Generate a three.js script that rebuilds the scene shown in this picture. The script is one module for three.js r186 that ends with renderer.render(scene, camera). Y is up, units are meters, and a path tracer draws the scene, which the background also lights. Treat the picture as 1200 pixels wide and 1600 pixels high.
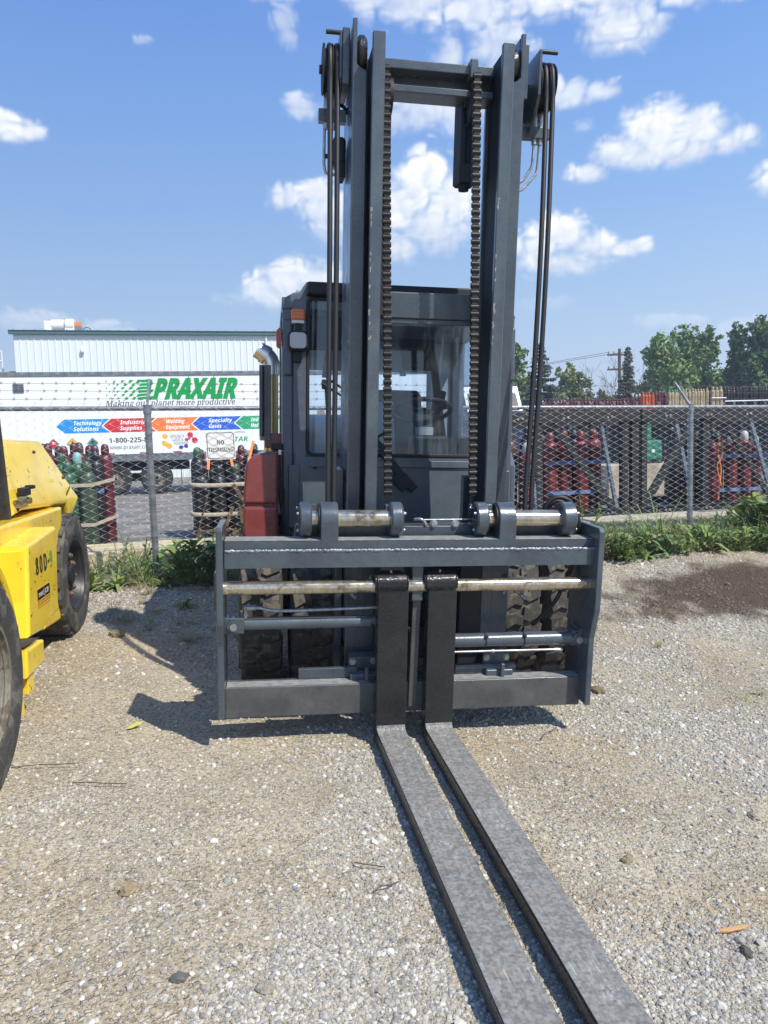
import * as THREE from 'three';
import { RoundedBoxGeometry } from 'three/addons/geometries/RoundedBoxGeometry.js';
import { mergeGeometries, mergeVertices, toCreasedNormals } from 'three/addons/utils/BufferGeometryUtils.js';

// ---------------------------------------------------------------- camera, sun, sky, exposure
const scene = new THREE.Scene();
const camera = new THREE.PerspectiveCamera(68.0, 0.75, 0.05, 2000);
camera.position.set(0, 1.55, 0);
camera.rotation.set(-0.09248, 0, -0.03, 'YXZ');
const renderer = new THREE.WebGLRenderer();
renderer.toneMapping = THREE.LinearToneMapping;
renderer.toneMappingExposure = 1.18;
renderer.shadowMap.enabled = true;

const SUN = new THREE.Vector3(0.70, 1.11, 0.63).normalize();
const sun = new THREE.DirectionalLight(new THREE.Color().setRGB(1.0, 0.94, 0.84), 4.3);
sun.position.copy(SUN).multiplyScalar(60);
sun.castShadow = true;
sun.shadow.mapSize.set(4096, 4096);
Object.assign(sun.shadow.camera, { left: -30, right: 30, top: 30, bottom: -30, near: 1, far: 160 });
sun.shadow.radius = 1;
scene.add(sun); scene.add(sun.target);

// ---------------------------------------------------------------- seeded noise
function rng(seed) { let a = seed >>> 0; return () => { a = (a + 0x6D2B79F5) >>> 0; let t = a; t = Math.imul(t ^ (t >>> 15), t | 1); t ^= t + Math.imul(t ^ (t >>> 7), t | 61); return ((t ^ (t >>> 14)) >>> 0) / 4294967296; }; }
function hash(x, y, s = 0) { let h = Math.imul(x | 0, 374761393) + Math.imul(y | 0, 668265263) + Math.imul(s | 0, 982451653); h = Math.imul(h ^ (h >>> 13), 1274126177); return ((h ^ (h >>> 16)) >>> 0) / 4294967296; }
function vnoise(x, y, s = 0, per = 0) {
  const xi = Math.floor(x), yi = Math.floor(y), fx = x - xi, fy = y - yi;
  const u = fx * fx * fx * (fx * (fx * 6 - 15) + 10), v = fy * fy * fy * (fy * (fy * 6 - 15) + 10);
  const w = per ? (n) => ((n % per) + per) % per : (n) => n;
  const x0 = w(xi), x1 = w(xi + 1), y0 = w(yi), y1 = w(yi + 1);
  const a = hash(x0, y0, s), b = hash(x1, y0, s), c = hash(x0, y1, s), d = hash(x1, y1, s);
  return a + (b - a) * u + (c - a) * v + (a - b - c + d) * u * v;
}
function fbm(x, y, oct = 4, s = 0, per = 0) { let a = 0.5, t = 0, n = 0; for (let i = 0; i < oct; i++) { t += a * vnoise(x, y, s + i * 17, per); n += a; a *= 0.5; x *= 2; y *= 2; per *= 2; } return t / n; }
const sstep = (a, b, x) => { const t = Math.min(1, Math.max(0, (x - a) / (b - a))); return t * t * (3 - 2 * t); };
const lerp = (a, b, t) => a + (b - a) * t, clamp = (x, a, b) => Math.min(b, Math.max(a, x));
const V = (x, y, z) => new THREE.Vector3(x, y, z);

// ---------------------------------------------------------------- computed sky: air and fair-weather cumulus all round
{
  const W = 4096, H = 2048, data = new Float32Array(W * H * 4);
  const stops = [[-90, .40, .45, .52], [-1, .46, .54, .66], [0, .54, .65, .79], [5, .485, .62, .79], [10, .375, .54, .78], [16, .268, .44, .755], [21, .210, .378, .725], [28, .150, .30, .67], [45, .10, .23, .57], [65, .08, .20, .52], [90, .075, .185, .49]];
  const grad = (el) => { let i = 0; while (i < stops.length - 2 && stops[i + 1][0] < el) i++; const a = stops[i], b = stops[i + 1], t = clamp((el - a[0]) / (b[0] - a[0]), 0, 1); return [lerp(a[1], b[1], t), lerp(a[2], b[2], t), lerp(a[3], b[3], t)]; };
  // each cloud: thickness, raggedness, seed, then puffs [azimuth, elevation, half width, half height]
  const clouds = [
    [1, .8, 3, [-24.8, 20.3, 1.9, 1.1], [-23.4, 20.2, 1.3, .6]],
    [1.1, .7, 11, [-6.3, 11.9, 2.0, 1.7], [-8.4, 11.1, 1.9, 1.2], [-4.4, 11.4, 2.0, 1.5], [-6.4, 10.6, 4.6, 1.0]],
    [.8, .9, 21, [-3.9, 16.8, 2.2, 1.8], [-6.6, 17.2, 1.3, 1.0], [-3.2, 15.4, 2.2, 1.5]],
    [1.2, .7, 31, [3.6, 18.0, 2.1, 2.2], [5.6, 16.9, 1.9, 1.7], [1.8, 16.2, 2.0, 2.0], [4.4, 15.0, 3.3, 2.2], [1.5, 13.8, 2.2, 1.3]],
    [.7, .9, 41, [3.8, 22.3, 2.5, 1.5], [6.5, 21.6, 2.0, 1.3], [1.6, 22.0, 1.8, 1.4]],
    [.6, 1, 43, [-5.0, 22.7, 1.5, .9]],
    [1.15, .75, 51, [19.8, 19.9, 2.8, 1.7], [22.3, 19.4, 2.4, 1.4], [17.4, 18.7, 2.3, 1.2], [24.4, 18.3, 1.5, .9], [20.5, 18.3, 4.6, 1.0], [15.2, 17.7, 1.7, .7]],
    [1.1, .75, 61, [13.3, 14.0, 2.3, 1.4], [15.6, 13.0, 2.0, 1.0], [11.8, 13.3, 1.8, 1.4], [18.0, 12.7, 1.7, .6], [13.4, 12.1, 3.6, 1.0]],
    [.75, .9, 71, [13.6, 22.4, 2.4, 1.0], [16.0, 22.5, 1.6, .6], [11.5, 22.0, 1.6, 1.0]],
    [1, .8, 81, [27.4, 15.7, 1.9, 1.1]],
    [1.2, .75, 91, [17.3, 28.2, 4.6, 2.2], [22.3, 27.2, 3.2, 1.5], [12.9, 28.0, 3.6, 1.7], [17.5, 25.6, 3.2, 1.5], [25.0, 26.6, 2.0, .9]],
    [.8, .95, 101, [3.5, 28.6, 3.8, 1.7], [7.6, 28.0, 3.2, 1.7], [9.0, 25.6, 2.6, 1.6], [0.2, 29.0, 2.6, 1.2], [5.6, 25.4, 1.6, 1.0]],
    [.45, 1.1, 111, [-7.4, 29.2, 2.6, .9], [-6.0, 27.3, 1.0, 1.3]],
    [.45, .9, 121, [-24.2, 8.6, 3.4, .8], [-19.6, 8.2, 2.4, .6]], [.35, .9, 131, [25.2, 6.6, 3.8, .8], [20.6, 7.6, 2.6, .6]], [.4, 1.1, 141, [-15.9, 26.0, .7, .3]], [.3, 1.1, 151, [15.0, 20.6, .9, .4]], [.25, 1, 161, [12.0, 9.4, 2.2, .6]],
  ];
  function sample(q, az, el) {
    const [thick, rag, seed] = q; let base = -9, low = 99, high = -99;
    for (let i = 3; i < q.length; i++) { const p = q[i], dx = (az - p[0]) / p[2], dy = (el - p[1]) / (el < p[1] ? p[3] * .9 : p[3] * 1.1); const r = Math.sqrt(dx * dx + dy * dy); if (1.14 - r > base) base = 1.14 - r; if (Math.abs(dx) < 1.2) { low = Math.min(low, p[1] - p[3]); high = Math.max(high, p[1] + p[3]); } }
    if (base < -.45) return null;
    const k = Math.cos(el * .01745), x = az * k, y = el;
    const wx = fbm(x * .5 + seed, y * .5, 3, seed) - .5, wy = fbm(x * .5 + 40 + seed, y * .5 + 9, 3, seed + 5) - .5;
    const F = (ox, oy) => { const X = (x + ox) * .75 + wx * 1.1 + seed, Y = (y + oy) * .9 + wy * 1.1; let t = 0, a = .5, f = 1; for (let i = 0; i < 6; i++) { const n = vnoise(X * f, Y * f, seed + i * 17); t += a * (i < 2 ? Math.abs(2 * n - 1) * .9 + .12 : n); a *= .52; f *= 2.07; } return t; };
    const n = F(0, 0), d = base + (n - .46) * 1.15 * rag, soft = lerp(1.1, .52, clamp((el - low) / Math.max(.5, high - low), 0, 1));
    let al = sstep(-.02, soft, d) * Math.min(1, thick * (.80 + .3 * n)); if (al < .003) return null;
    const rel = clamp((n - F(.30, .34)) * 1.5, -1, 1), t = clamp((el - low) / Math.max(.5, high - low), 0, 1), h = clamp(.02 + .88 * t + rel * .5 + (n - .5) * .4, 0, 1);
    const g = grad(el), hz = clamp((15 - el) / 22, 0, .35); al *= 1 - hz * .45;
    return [lerp(lerp(.585, .92, h), g[0], hz * .5), lerp(lerp(.665, .93, h), g[1], hz * .5), lerp(lerp(.79, .955, h), g[2], hz * .5), al];
  }
  for (let y = 0; y < H; y++) { const el = (y + 0.5) / H * 180 - 90, c = grad(el), ce = Math.cos(el * .0174533), se = Math.sin(el * .0174533); for (let x = 0; x < W; x++) { const i = (y * W + x) * 4, a = (x + .5) / W * 2 * Math.PI - Math.PI, g = ce * (SUN.x * Math.cos(a) + SUN.z * Math.sin(a)) + se * SUN.y, f = 1 + .32 * g + .08 * g * g; // clear air is brighter round the sun than opposite it
    data[i] = c[0] * f; data[i + 1] = c[1] * f; data[i + 2] = c[2] * (1 + (f - 1) * .85); data[i + 3] = 1; } }
  const R = rng(77); // the same kind of clouds all the way round
  for (let k = 0; k < 90; k++) {
    const az = R() * 360 - 180, el = 7 + 60 * R() * R(), sc = (.6 + .9 * R()) * (.7 + el / 60), wd = 1 / Math.cos(el * .01745); if (Math.abs(az) < 38 && el < 40) { R(); continue; }
    const q = [.7 + .5 * R(), .7 + .3 * R(), 300 + k * 7]; for (let i = 0, n = 2 + Math.floor(R() * 4); i < n; i++) q.push([az + (i - n / 2) * 2.1 * sc * wd, el + (R() - .5) * 1.2 * sc, (1.4 + 1.4 * R()) * sc * wd, (.8 + .8 * R()) * sc]); clouds.push(q);
  }
  for (const q of clouds) {
    const p = q.slice(3), x0 = Math.min(...p.map((e) => e[0] - e[2] * 1.7)), x1 = Math.max(...p.map((e) => e[0] + e[2] * 1.7)), e0 = Math.min(...p.map((e) => e[1] - e[3] * 1.7)), e1 = Math.max(...p.map((e) => e[1] + e[3] * 1.9));
    for (let y = Math.max(H / 2, Math.floor((e0 + 90) / 180 * H)); y <= Math.min(H - 1, Math.ceil((e1 + 90) / 180 * H)); y++) for (let x = Math.floor(x0 / 360 * W); x <= Math.ceil(x1 / 360 * W); x++) {
      const r = sample(q, (x + .5) / W * 360, (y + .5) / H * 180 - 90); if (!r) continue;
      const i = (y * W + ((x + W / 4 + W * 2) % W)) * 4; // u = atan2(z, x) / 2pi + .5, so azimuth 0 (down -z) is u = .25
      for (let k = 0; k < 3; k++) data[i + k] = lerp(data[i + k], r[k], r[3]);
    }
  }
  const t = new THREE.DataTexture(data, W, H, THREE.RGBAFormat, THREE.FloatType);
  t.mapping = THREE.EquirectangularReflectionMapping; t.magFilter = THREE.LinearFilter; t.minFilter = THREE.LinearFilter; t.colorSpace = THREE.LinearSRGBColorSpace; t.needsUpdate = true;
  scene.background = t; scene.environment = t;
}
scene.fog = new THREE.FogExp2(new THREE.Color().setRGB(.62, .74, .92), 0.0016);

// ---------------------------------------------------------------- scene-graph helpers
const used = new Map();
function numbered(n) { const k = used.get(n) ?? 0; used.set(n, k + 1); return k ? `${n}_${String(k).padStart(3, '0')}` : n; }
function tag(o, label, category, group) { o.userData.label = label; o.userData.category = category; if (group) o.userData.group = group; return o; }
function thing(name, label, category, pos = [0, 0, 0], rotY = 0, group) { const g = new THREE.Group(); g.name = numbered(name); g.position.set(...pos); g.rotation.y = rotY; tag(g, label, category, group); scene.add(g); return g; }
function copyOf(src, label, pos, rotY = 0, group) { const c = src.clone(); c.name = numbered(src.name.replace(/_\d{3}$/, '')); c.userData = { ...src.userData, label }; if (group) c.userData.group = group; c.position.set(...pos); c.rotation.y = rotY; scene.add(c); return c; }
function boxUV(g) { // metre-scaled uv from each face's own plane
  g = g.index ? g.toNonIndexed() : g; const p = g.attributes.position, n = p.count, uv = new Float32Array(n * 2), a = V(), b = V(), c = V();
  for (let i = 0; i < n; i += 3) {
    a.fromBufferAttribute(p, i); b.fromBufferAttribute(p, i + 1).sub(a); c.fromBufferAttribute(p, i + 2).sub(a); b.cross(c);
    const x = Math.abs(b.x), y = Math.abs(b.y), z = Math.abs(b.z), ax = x >= y && x >= z ? 0 : y >= z ? 1 : 2;
    for (let k = 0; k < 3; k++) { const q = i + k, X = p.getX(q), Y = p.getY(q), Z = p.getZ(q); uv[q * 2] = ax === 0 ? Z : X; uv[q * 2 + 1] = ax === 1 ? Z : Y; }
  }
  g.setAttribute('uv', new THREE.BufferAttribute(uv, 2)); return g;
}
function join(gs, uv = true) {
  gs = (Array.isArray(gs) ? gs : [gs]).flat(9).map((g) => { let q = g.index ? g.toNonIndexed() : g; for (const k of Object.keys(q.attributes)) if (!['position', 'normal', 'uv'].includes(k)) q.deleteAttribute(k); if (!q.attributes.normal) q.computeVertexNormals(); if (!q.attributes.uv) q.setAttribute('uv', new THREE.BufferAttribute(new Float32Array(q.attributes.position.count * 2), 2)); return q; });
  const g = gs.length > 1 ? mergeGeometries(gs) : gs[0]; return uv ? boxUV(g) : g;
}
function mesh(name, gs, mat, parent, uv = true) { const m = new THREE.Mesh(gs.isBufferGeometry && gs.userData.ready ? gs : join(gs, uv), mat); m.name = parent ? name : numbered(name); m.castShadow = m.receiveShadow = true; (parent ?? scene).add(m); return m; }
function ready(gs, uv = true) { const g = join(gs, uv); g.userData.ready = true; return g; }
function struct(name, gs, mat, uv = true) { const m = mesh(name, gs, mat, null, uv); m.userData.kind = 'structure'; return m; }

// shapes: everything in metres
const bx = (x0, x1, y0, y1, z0, z1, r = 0.004) => { const w = Math.abs(x1 - x0), h = Math.abs(y1 - y0), d = Math.abs(z1 - z0), m = Math.min(w, h, d); const g = m < 0.006 ? new THREE.BoxGeometry(w, h, d) : new RoundedBoxGeometry(w, h, d, 1, Math.min(r, m * .3)); return g.translate((x0 + x1) / 2, (y0 + y1) / 2, (z0 + z1) / 2); };
const cylX = (x0, x1, y, z, r, seg = 24, r2) => new THREE.CylinderGeometry(r2 ?? r, r, Math.abs(x1 - x0), seg).rotateZ(-Math.PI / 2).translate((x0 + x1) / 2, y, z);
const cylY = (y0, y1, x, z, r, seg = 16, r2) => new THREE.CylinderGeometry(r2 ?? r, r, Math.abs(y1 - y0), seg).translate(x, (y0 + y1) / 2, z);
const cylZ = (z0, z1, x, y, r, seg = 16, r2) => new THREE.CylinderGeometry(r2 ?? r, r, Math.abs(z1 - z0), seg).rotateX(Math.PI / 2).translate(x, y, (z0 + z1) / 2);
const discX = (x0, x1, y, z, r, b = .012, seg = 32) => { const w = x1 - x0, p = [[0, 0], [r - b, 0], [r, b], [r, w - b], [r - b, w], [0, w]].map(([a, c]) => new THREE.Vector2(a, c)); return toCreasedNormals(new THREE.LatheGeometry(p, seg), .5).rotateZ(-Math.PI / 2).translate(x0, y, z); };
const tube = (pts, r, seg = 24, rs = 8, tension = .5) => new THREE.TubeGeometry(new THREE.CatmullRomCurve3(pts.map((p) => V(...p)), false, 'catmullrom', tension), seg, r, rs);
const rod = (a, b, r, seg = 8) => { const A = V(...a), B = V(...b), d = B.clone().sub(A), g = new THREE.CylinderGeometry(r, r, d.length(), seg); g.applyQuaternion(new THREE.Quaternion().setFromUnitVectors(V(0, 1, 0), d.normalize())); return g.translate((A.x + B.x) / 2, (A.y + B.y) / 2, (A.z + B.z) / 2); };
const bar = (a, b, w, d, up = [0, 0, 1]) => { const A = V(...a), B = V(...b), dir = B.clone().sub(A), L = dir.length(); dir.normalize(); const z = V(...up), x = V().crossVectors(dir, z).normalize(), zz = V().crossVectors(x, dir); const g = new RoundedBoxGeometry(w, L, d, 1, Math.min(w, d) * .15); g.applyMatrix4(new THREE.Matrix4().makeBasis(x, dir, zz)); return g.translate((A.x + B.x) / 2, (A.y + B.y) / 2, (A.z + B.z) / 2); };
function poly(pts, holes = []) { const s = new THREE.Shape(pts.map(([x, y]) => new THREE.Vector2(x, y))); for (const h of holes) s.holes.push(h); return s; }
const ext = (shape, z0, z1, bev = .004, seg = 1) => new THREE.ExtrudeGeometry(shape, { depth: Math.abs(z1 - z0) - 2 * bev, bevelEnabled: bev > 0, bevelSize: bev, bevelThickness: bev, bevelSegments: seg, bevelOffset: -bev, curveSegments: 20 }).translate(0, 0, Math.min(z0, z1) + bev);
// profile in (z, y), extruded along x from x0 to x1
const extX = (pts, x0, x1, bev = .004, seg = 1, holes = []) => { const g = ext(poly(pts.map(([z, y]) => [-z, y]), holes), 0, Math.abs(x1 - x0), bev, seg); return g.rotateY(Math.PI / 2).translate(Math.min(x0, x1), 0, 0); };
function rrect(x0, x1, y0, y1, r, P = THREE.Shape) { const s = new P(); s.moveTo(x0 + r, y0); s.lineTo(x1 - r, y0); s.absarc(x1 - r, y0 + r, r, -Math.PI / 2, 0); s.lineTo(x1, y1 - r); s.absarc(x1 - r, y1 - r, r, 0, Math.PI / 2); s.lineTo(x0 + r, y1); s.absarc(x0 + r, y1 - r, r, Math.PI / 2, Math.PI); s.lineTo(x0, y0 + r); s.absarc(x0 + r, y0 + r, r, Math.PI, Math.PI * 1.5); return s; }
const ring = (x0, x1, y0, y1, r, t, z0, z1, bev = .003) => { const s = rrect(x0, x1, y0, y1, r); s.holes.push(rrect(x0 + t, x1 - t, y0 + t, y1 - t, Math.max(.004, r - t), THREE.Path)); return ext(s, z0, z1, bev); };
const bolt = (x, y, z, r = .012, h = .012) => [cylZ(z, z + h, x, y, r, 6), cylZ(z - .001, z + .003, x, y, r * 1.35, 14)];

// ---------------------------------------------------------------- textures
function dataTex(S, fn, srgb, rep = 1) {
  const d = new Uint8Array(S * S * 4);
  for (let y = 0; y < S; y++) for (let x = 0; x < S; x++) { const c = fn(x / S, y / S, x, y), i = (y * S + x) * 4; if (typeof c === 'number') { d[i] = d[i + 1] = d[i + 2] = clamp(c, 0, 1) * 255; } else for (let q = 0; q < 3; q++) d[i + q] = clamp(c[q], 0, 1) * 255; d[i + 3] = 255; }
  const t = new THREE.DataTexture(d, S, S); t.wrapS = t.wrapT = THREE.RepeatWrapping; t.magFilter = THREE.LinearFilter; t.minFilter = THREE.LinearMipmapLinearFilter; t.generateMipmaps = true; if (srgb) t.colorSpace = THREE.SRGBColorSpace; t.repeat.set(rep, rep); t.needsUpdate = true; return t;
}
function again(t, rx, ry = rx) { const c = t.clone(); c.repeat.set(rx, ry); c.needsUpdate = true; return c; }
function canvasTex(w, h, draw) { const c = document.createElement('canvas'); c.width = w; c.height = h; draw(c.getContext('2d'), w, h); const t = new THREE.CanvasTexture(c); t.colorSpace = THREE.SRGBColorSpace; t.wrapS = t.wrapT = THREE.ClampToEdgeWrapping; return t; }
const lin = (r, g, b) => new THREE.Color().setRGB(r, g, b);

// ---------------------------------------------------------------- materials
const P = 8; // base period of tileable noise
const nCloud = dataTex(512, (u, v) => fbm(u * P, v * P, 5, 3, P));
const nFine = dataTex(512, (u, v) => fbm(u * 48, v * 48, 4, 9, 48));
// worn paint: tone patches, thin scratches, dusty specks (multiplies a base colour near white)
const paintWear = dataTex(1024, (u, v) => {
  const a = fbm(u * 6, v * 6, 5, 21, 6), b = fbm(u * 40, v * 40, 3, 22, 40), c = vnoise(u * 256, v * 256, 23, 256);
  const scr = Math.abs(fbm(u * 4 + .2 * a, v * 28, 3, 24, 4) - .5) < .006 && vnoise(u * 10, v * 10, 25, 10) > .6 ? .13 : 0;
  const t = .88 + (a - .5) * .28 + (b - .5) * .10 + (c > .93 ? .10 : 0) + scr; return [t, t * (1 + (a - .5) * .02), t * (1 - (a - .5) * .06)];
}, true);
const wearRough = dataTex(512, (u, v) => .5 + (fbm(u * 10, v * 10, 5, 31, 10) - .5) * .7 + (vnoise(u * 90, v * 90, 32, 90) - .5) * .12);
const steelStain = dataTex(1024, (u, v) => { // bare steel with grease, rust and handling streaks
  const a = fbm(u * 5, v * 9, 5, 41, 5), b = fbm(u * 60, v * 12, 4, 42, 60), r = sstep(.56, .74, fbm(u * 9 + 3, v * 7, 5, 43, 9));
  const g = sstep(.60, .72, fbm(u * 14, v * 6, 4, 44, 14)); let c = [.80 + (b - .5) * .22, .77 + (b - .5) * .22, .70 + (b - .5) * .22];
  c = c.map((x, i) => lerp(x, [.72, .64, .46][i], r * .55)); c = c.map((x, i) => lerp(x, [.36, .31, .25][i], g * .5)); return c.map((x) => x * (.86 + a * .26));
}, true);
const forkMottle = dataTex(1024, (u, v) => { // scuffed black paint on a fork blade: ground-off grey and left-over black flecks
  const a = fbm(u * 7, v * 7, 5, 51, 7), b = fbm(u * 34, v * 60, 4, 52, 34), c = fbm(u * 90, v * 90, 3, 53, 90);
  const streak = fbm(u * 110, v * 5, 4, 55, 5), worn = sstep(.28, .74, b * .30 + a * .15 + c * .42 + streak * .28 - .04); const r = sstep(.70, .80, fbm(u * 6, v * 10, 4, 54, 6));
  const cut = Math.abs(fbm(u * 26, v * 2, 3, 56, 2) - .5) < .006 && vnoise(u * 8, v * 6, 57, 2) > .45 ? .10 : 0, rs = Math.abs(fbm(u * 14 + .3, v * 2, 3, 58, 2) - .46) < .012 ? sstep(.5, .8, fbm(u * 3, v * 4, 3, 59, 1)) : 0;
  const hi = sstep(.74, .80, a + (c - .5) * .3); let k = [lerp(.425, .545, worn), lerp(.422, .541, worn), lerp(.405, .520, worn)]; k = k.map((x, i) => lerp(x, [.56, .51, .45][i], r * .28)); return k.map((x, i) => lerp(x + hi * .08 + (c - .5) * .08 + cut, [.56, .40, .26][i], rs * .6));
}, true);
const rubberTex = dataTex(512, (u, v) => { const a = fbm(u * 7, v * 7, 5, 61, 7), b = fbm(u * 50, v * 50, 3, 62, 50); const d = sstep(.5, .7, a); return [.27 + d * .14 + (b - .5) * .10, .265 + d * .13 + (b - .5) * .10, .255 + d * .11 + (b - .5) * .10]; }, true);
const yellowWear = dataTex(1024, (u, v) => { // yellow paint: rust-brown chips, sun fade, grey rub
  const a = fbm(u * 5, v * 5, 5, 71, 5), b = fbm(u * 46, v * 46, 4, 72, 46), chip = sstep(.80, .82, b + (fbm(u * 9, v * 9, 3, 73, 9) - .5) * .32), rub = sstep(.6, .75, fbm(u * 16, v * 8, 4, 74, 16));
  let c = [1.0 + (a - .5) * .03, .868 + (a - .5) * .06, .24 + (a - .5) * .16]; c = c.map((x, i) => lerp(x, [.90, .74, .36][i], rub * .4)); return c.map((x, i) => lerp(x, [.33, .20, .10][i], chip));
}, true);
const rustTex = dataTex(512, (u, v) => { const a = fbm(u * 8, v * 8, 5, 81, 8), b = fbm(u * 30, v * 30, 4, 82, 30); return [lerp(.30, .60, a) + (b - .5) * .2, lerp(.20, .38, a) + (b - .5) * .16, lerp(.13, .20, a) + (b - .5) * .1]; }, true);
const asphaltTex = dataTex(1024, (u, v) => { const a = fbm(u * 6, v * 6, 5, 91, 6), b = vnoise(u * 400, v * 400, 92, 400), c = fbm(u * 30, v * 30, 4, 93, 30), d = sstep(.5, .7, a); return [.47, .455, .435].map((x, i) => x + (a - .5) * .16 + (b - .5) * .12 + (c - .5) * .10 + d * [.05, .04, .02][i]); }, true);
const concreteTex = dataTex(1024, (u, v) => { const a = fbm(u * 5, v * 5, 5, 95, 5), b = fbm(u * 40, v * 40, 4, 96, 40), p = vnoise(u * 150, v * 150, 97, 150) > .93 ? -.14 : 0; return [.70, .665, .60].map((x) => x + (a - .5) * .26 + (b - .5) * .14 + p); }, true);
const barkTex = dataTex(256, (u, v) => { const a = fbm(u * 16, v * 4, 4, 98, 4); return [.34 + a * .2, .30 + a * .18, .25 + a * .16]; }, true);
const galvTex = dataTex(256, (u, v) => { const a = fbm(u * 12, v * 12, 4, 99, 12); const t = .72 + (a - .5) * .3; return [t, t * 1.01, t * 1.02]; }, true);
const clearOfDust = dataTex(512, (u, v) => { const a = fbm(u * 6, v * 6, 5, 101, 6), b = vnoise(u * 160, v * 160, 102, 160); const t = fbm(u * 40, v * 3, 3, 103, 40); return .995 - .03 * sstep(.45, .8, a) - (b > .96 ? .07 : 0) - .03 * sstep(.6, .8, t); });

// gravel: two sizes of stone cells over sandy fines; colour is the stones' own, relief goes to the bump map
const GS = 2048, GT = 2.2;
const gravelH = new Float32Array(GS * GS);
const gravelTex = (() => {
  const pal = [[.77, .745, .68], [.70, .67, .60], [.66, .635, .57], [.82, .80, .74], [.69, .64, .55], [.61, .595, .555], [.68, .655, .60], [.74, .715, .65], [.57, .555, .52], [.70, .63, .53]];
  const worley = (x, y, n, s) => { const X = x * n, Y = y * n, xi = Math.floor(X), yi = Math.floor(Y); let d1 = 9, d2 = 9, id = 0; for (let j = -1; j <= 1; j++) for (let i = -1; i <= 1; i++) { const cx = ((xi + i) % n + n) % n, cy = ((yi + j) % n + n) % n; const dx = xi + i + .15 + .7 * hash(cx, cy, s) - X, dy = yi + j + .15 + .7 * hash(cx, cy, s + 1) - Y, k = .75 + .6 * hash(cx, cy, s + 3), d = Math.sqrt(dx * dx + dy * dy) / k; if (d < d1) { d2 = d1; d1 = d; id = hash(cx, cy, s + 2); } else if (d < d2) d2 = d; } return [d1, d2, id]; };
  return dataTex(GS, (u, v, x, y) => {
    const wob = (fbm(u * 60, v * 60, 3, 250, 60) - .5) * .016, amount = fbm(u * 5, v * 5, 4, 201, 5), A = worley(u + wob, v - wob, 130, 210), B = worley(u - wob * .6, v + wob * .6, 300, 220), g = hash(x, y, 230);
    const big = A[2] < .14 + .42 * (amount - .35) && A[0] < .40 + .10 * g && A[1] - A[0] > .07, small = B[2] < .44 + .5 * (amount - .5) && B[0] < .46 && B[1] - B[0] > .06;
    const fine = fbm(u * 190, v * 190, 3, 240, 190), tone = fbm(u * 7, v * 7, 4, 241, 7); let c, h;
    if (big) { c = pal[Math.floor(A[2] * 977) % 10]; h = .55 + .45 * Math.sqrt(Math.max(0, 1 - (A[0] / .5) ** 2)); }
    else if (small) { c = pal[Math.floor(B[2] * 733) % 10]; h = .3 + .28 * Math.sqrt(Math.max(0, 1 - (B[0] / .52) ** 2)); }
    else { c = [.712 + (tone - .5) * .15, .672 + (tone - .5) * .14, .588 + (tone - .5) * .12]; h = .14 + .30 * fine; }
    gravelH[y * GS + x] = h; const k = (fine - .5) * .26 + (g - .5) * .10; return [c[0] * .93 + k, c[1] * .92 + k, c[2] * .895 + k];
  }, true, 1 / GT);
})();
const gravelBump = dataTex(GS, (u, v, x, y) => gravelH[y * GS + x], false, 1 / GT);

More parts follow.
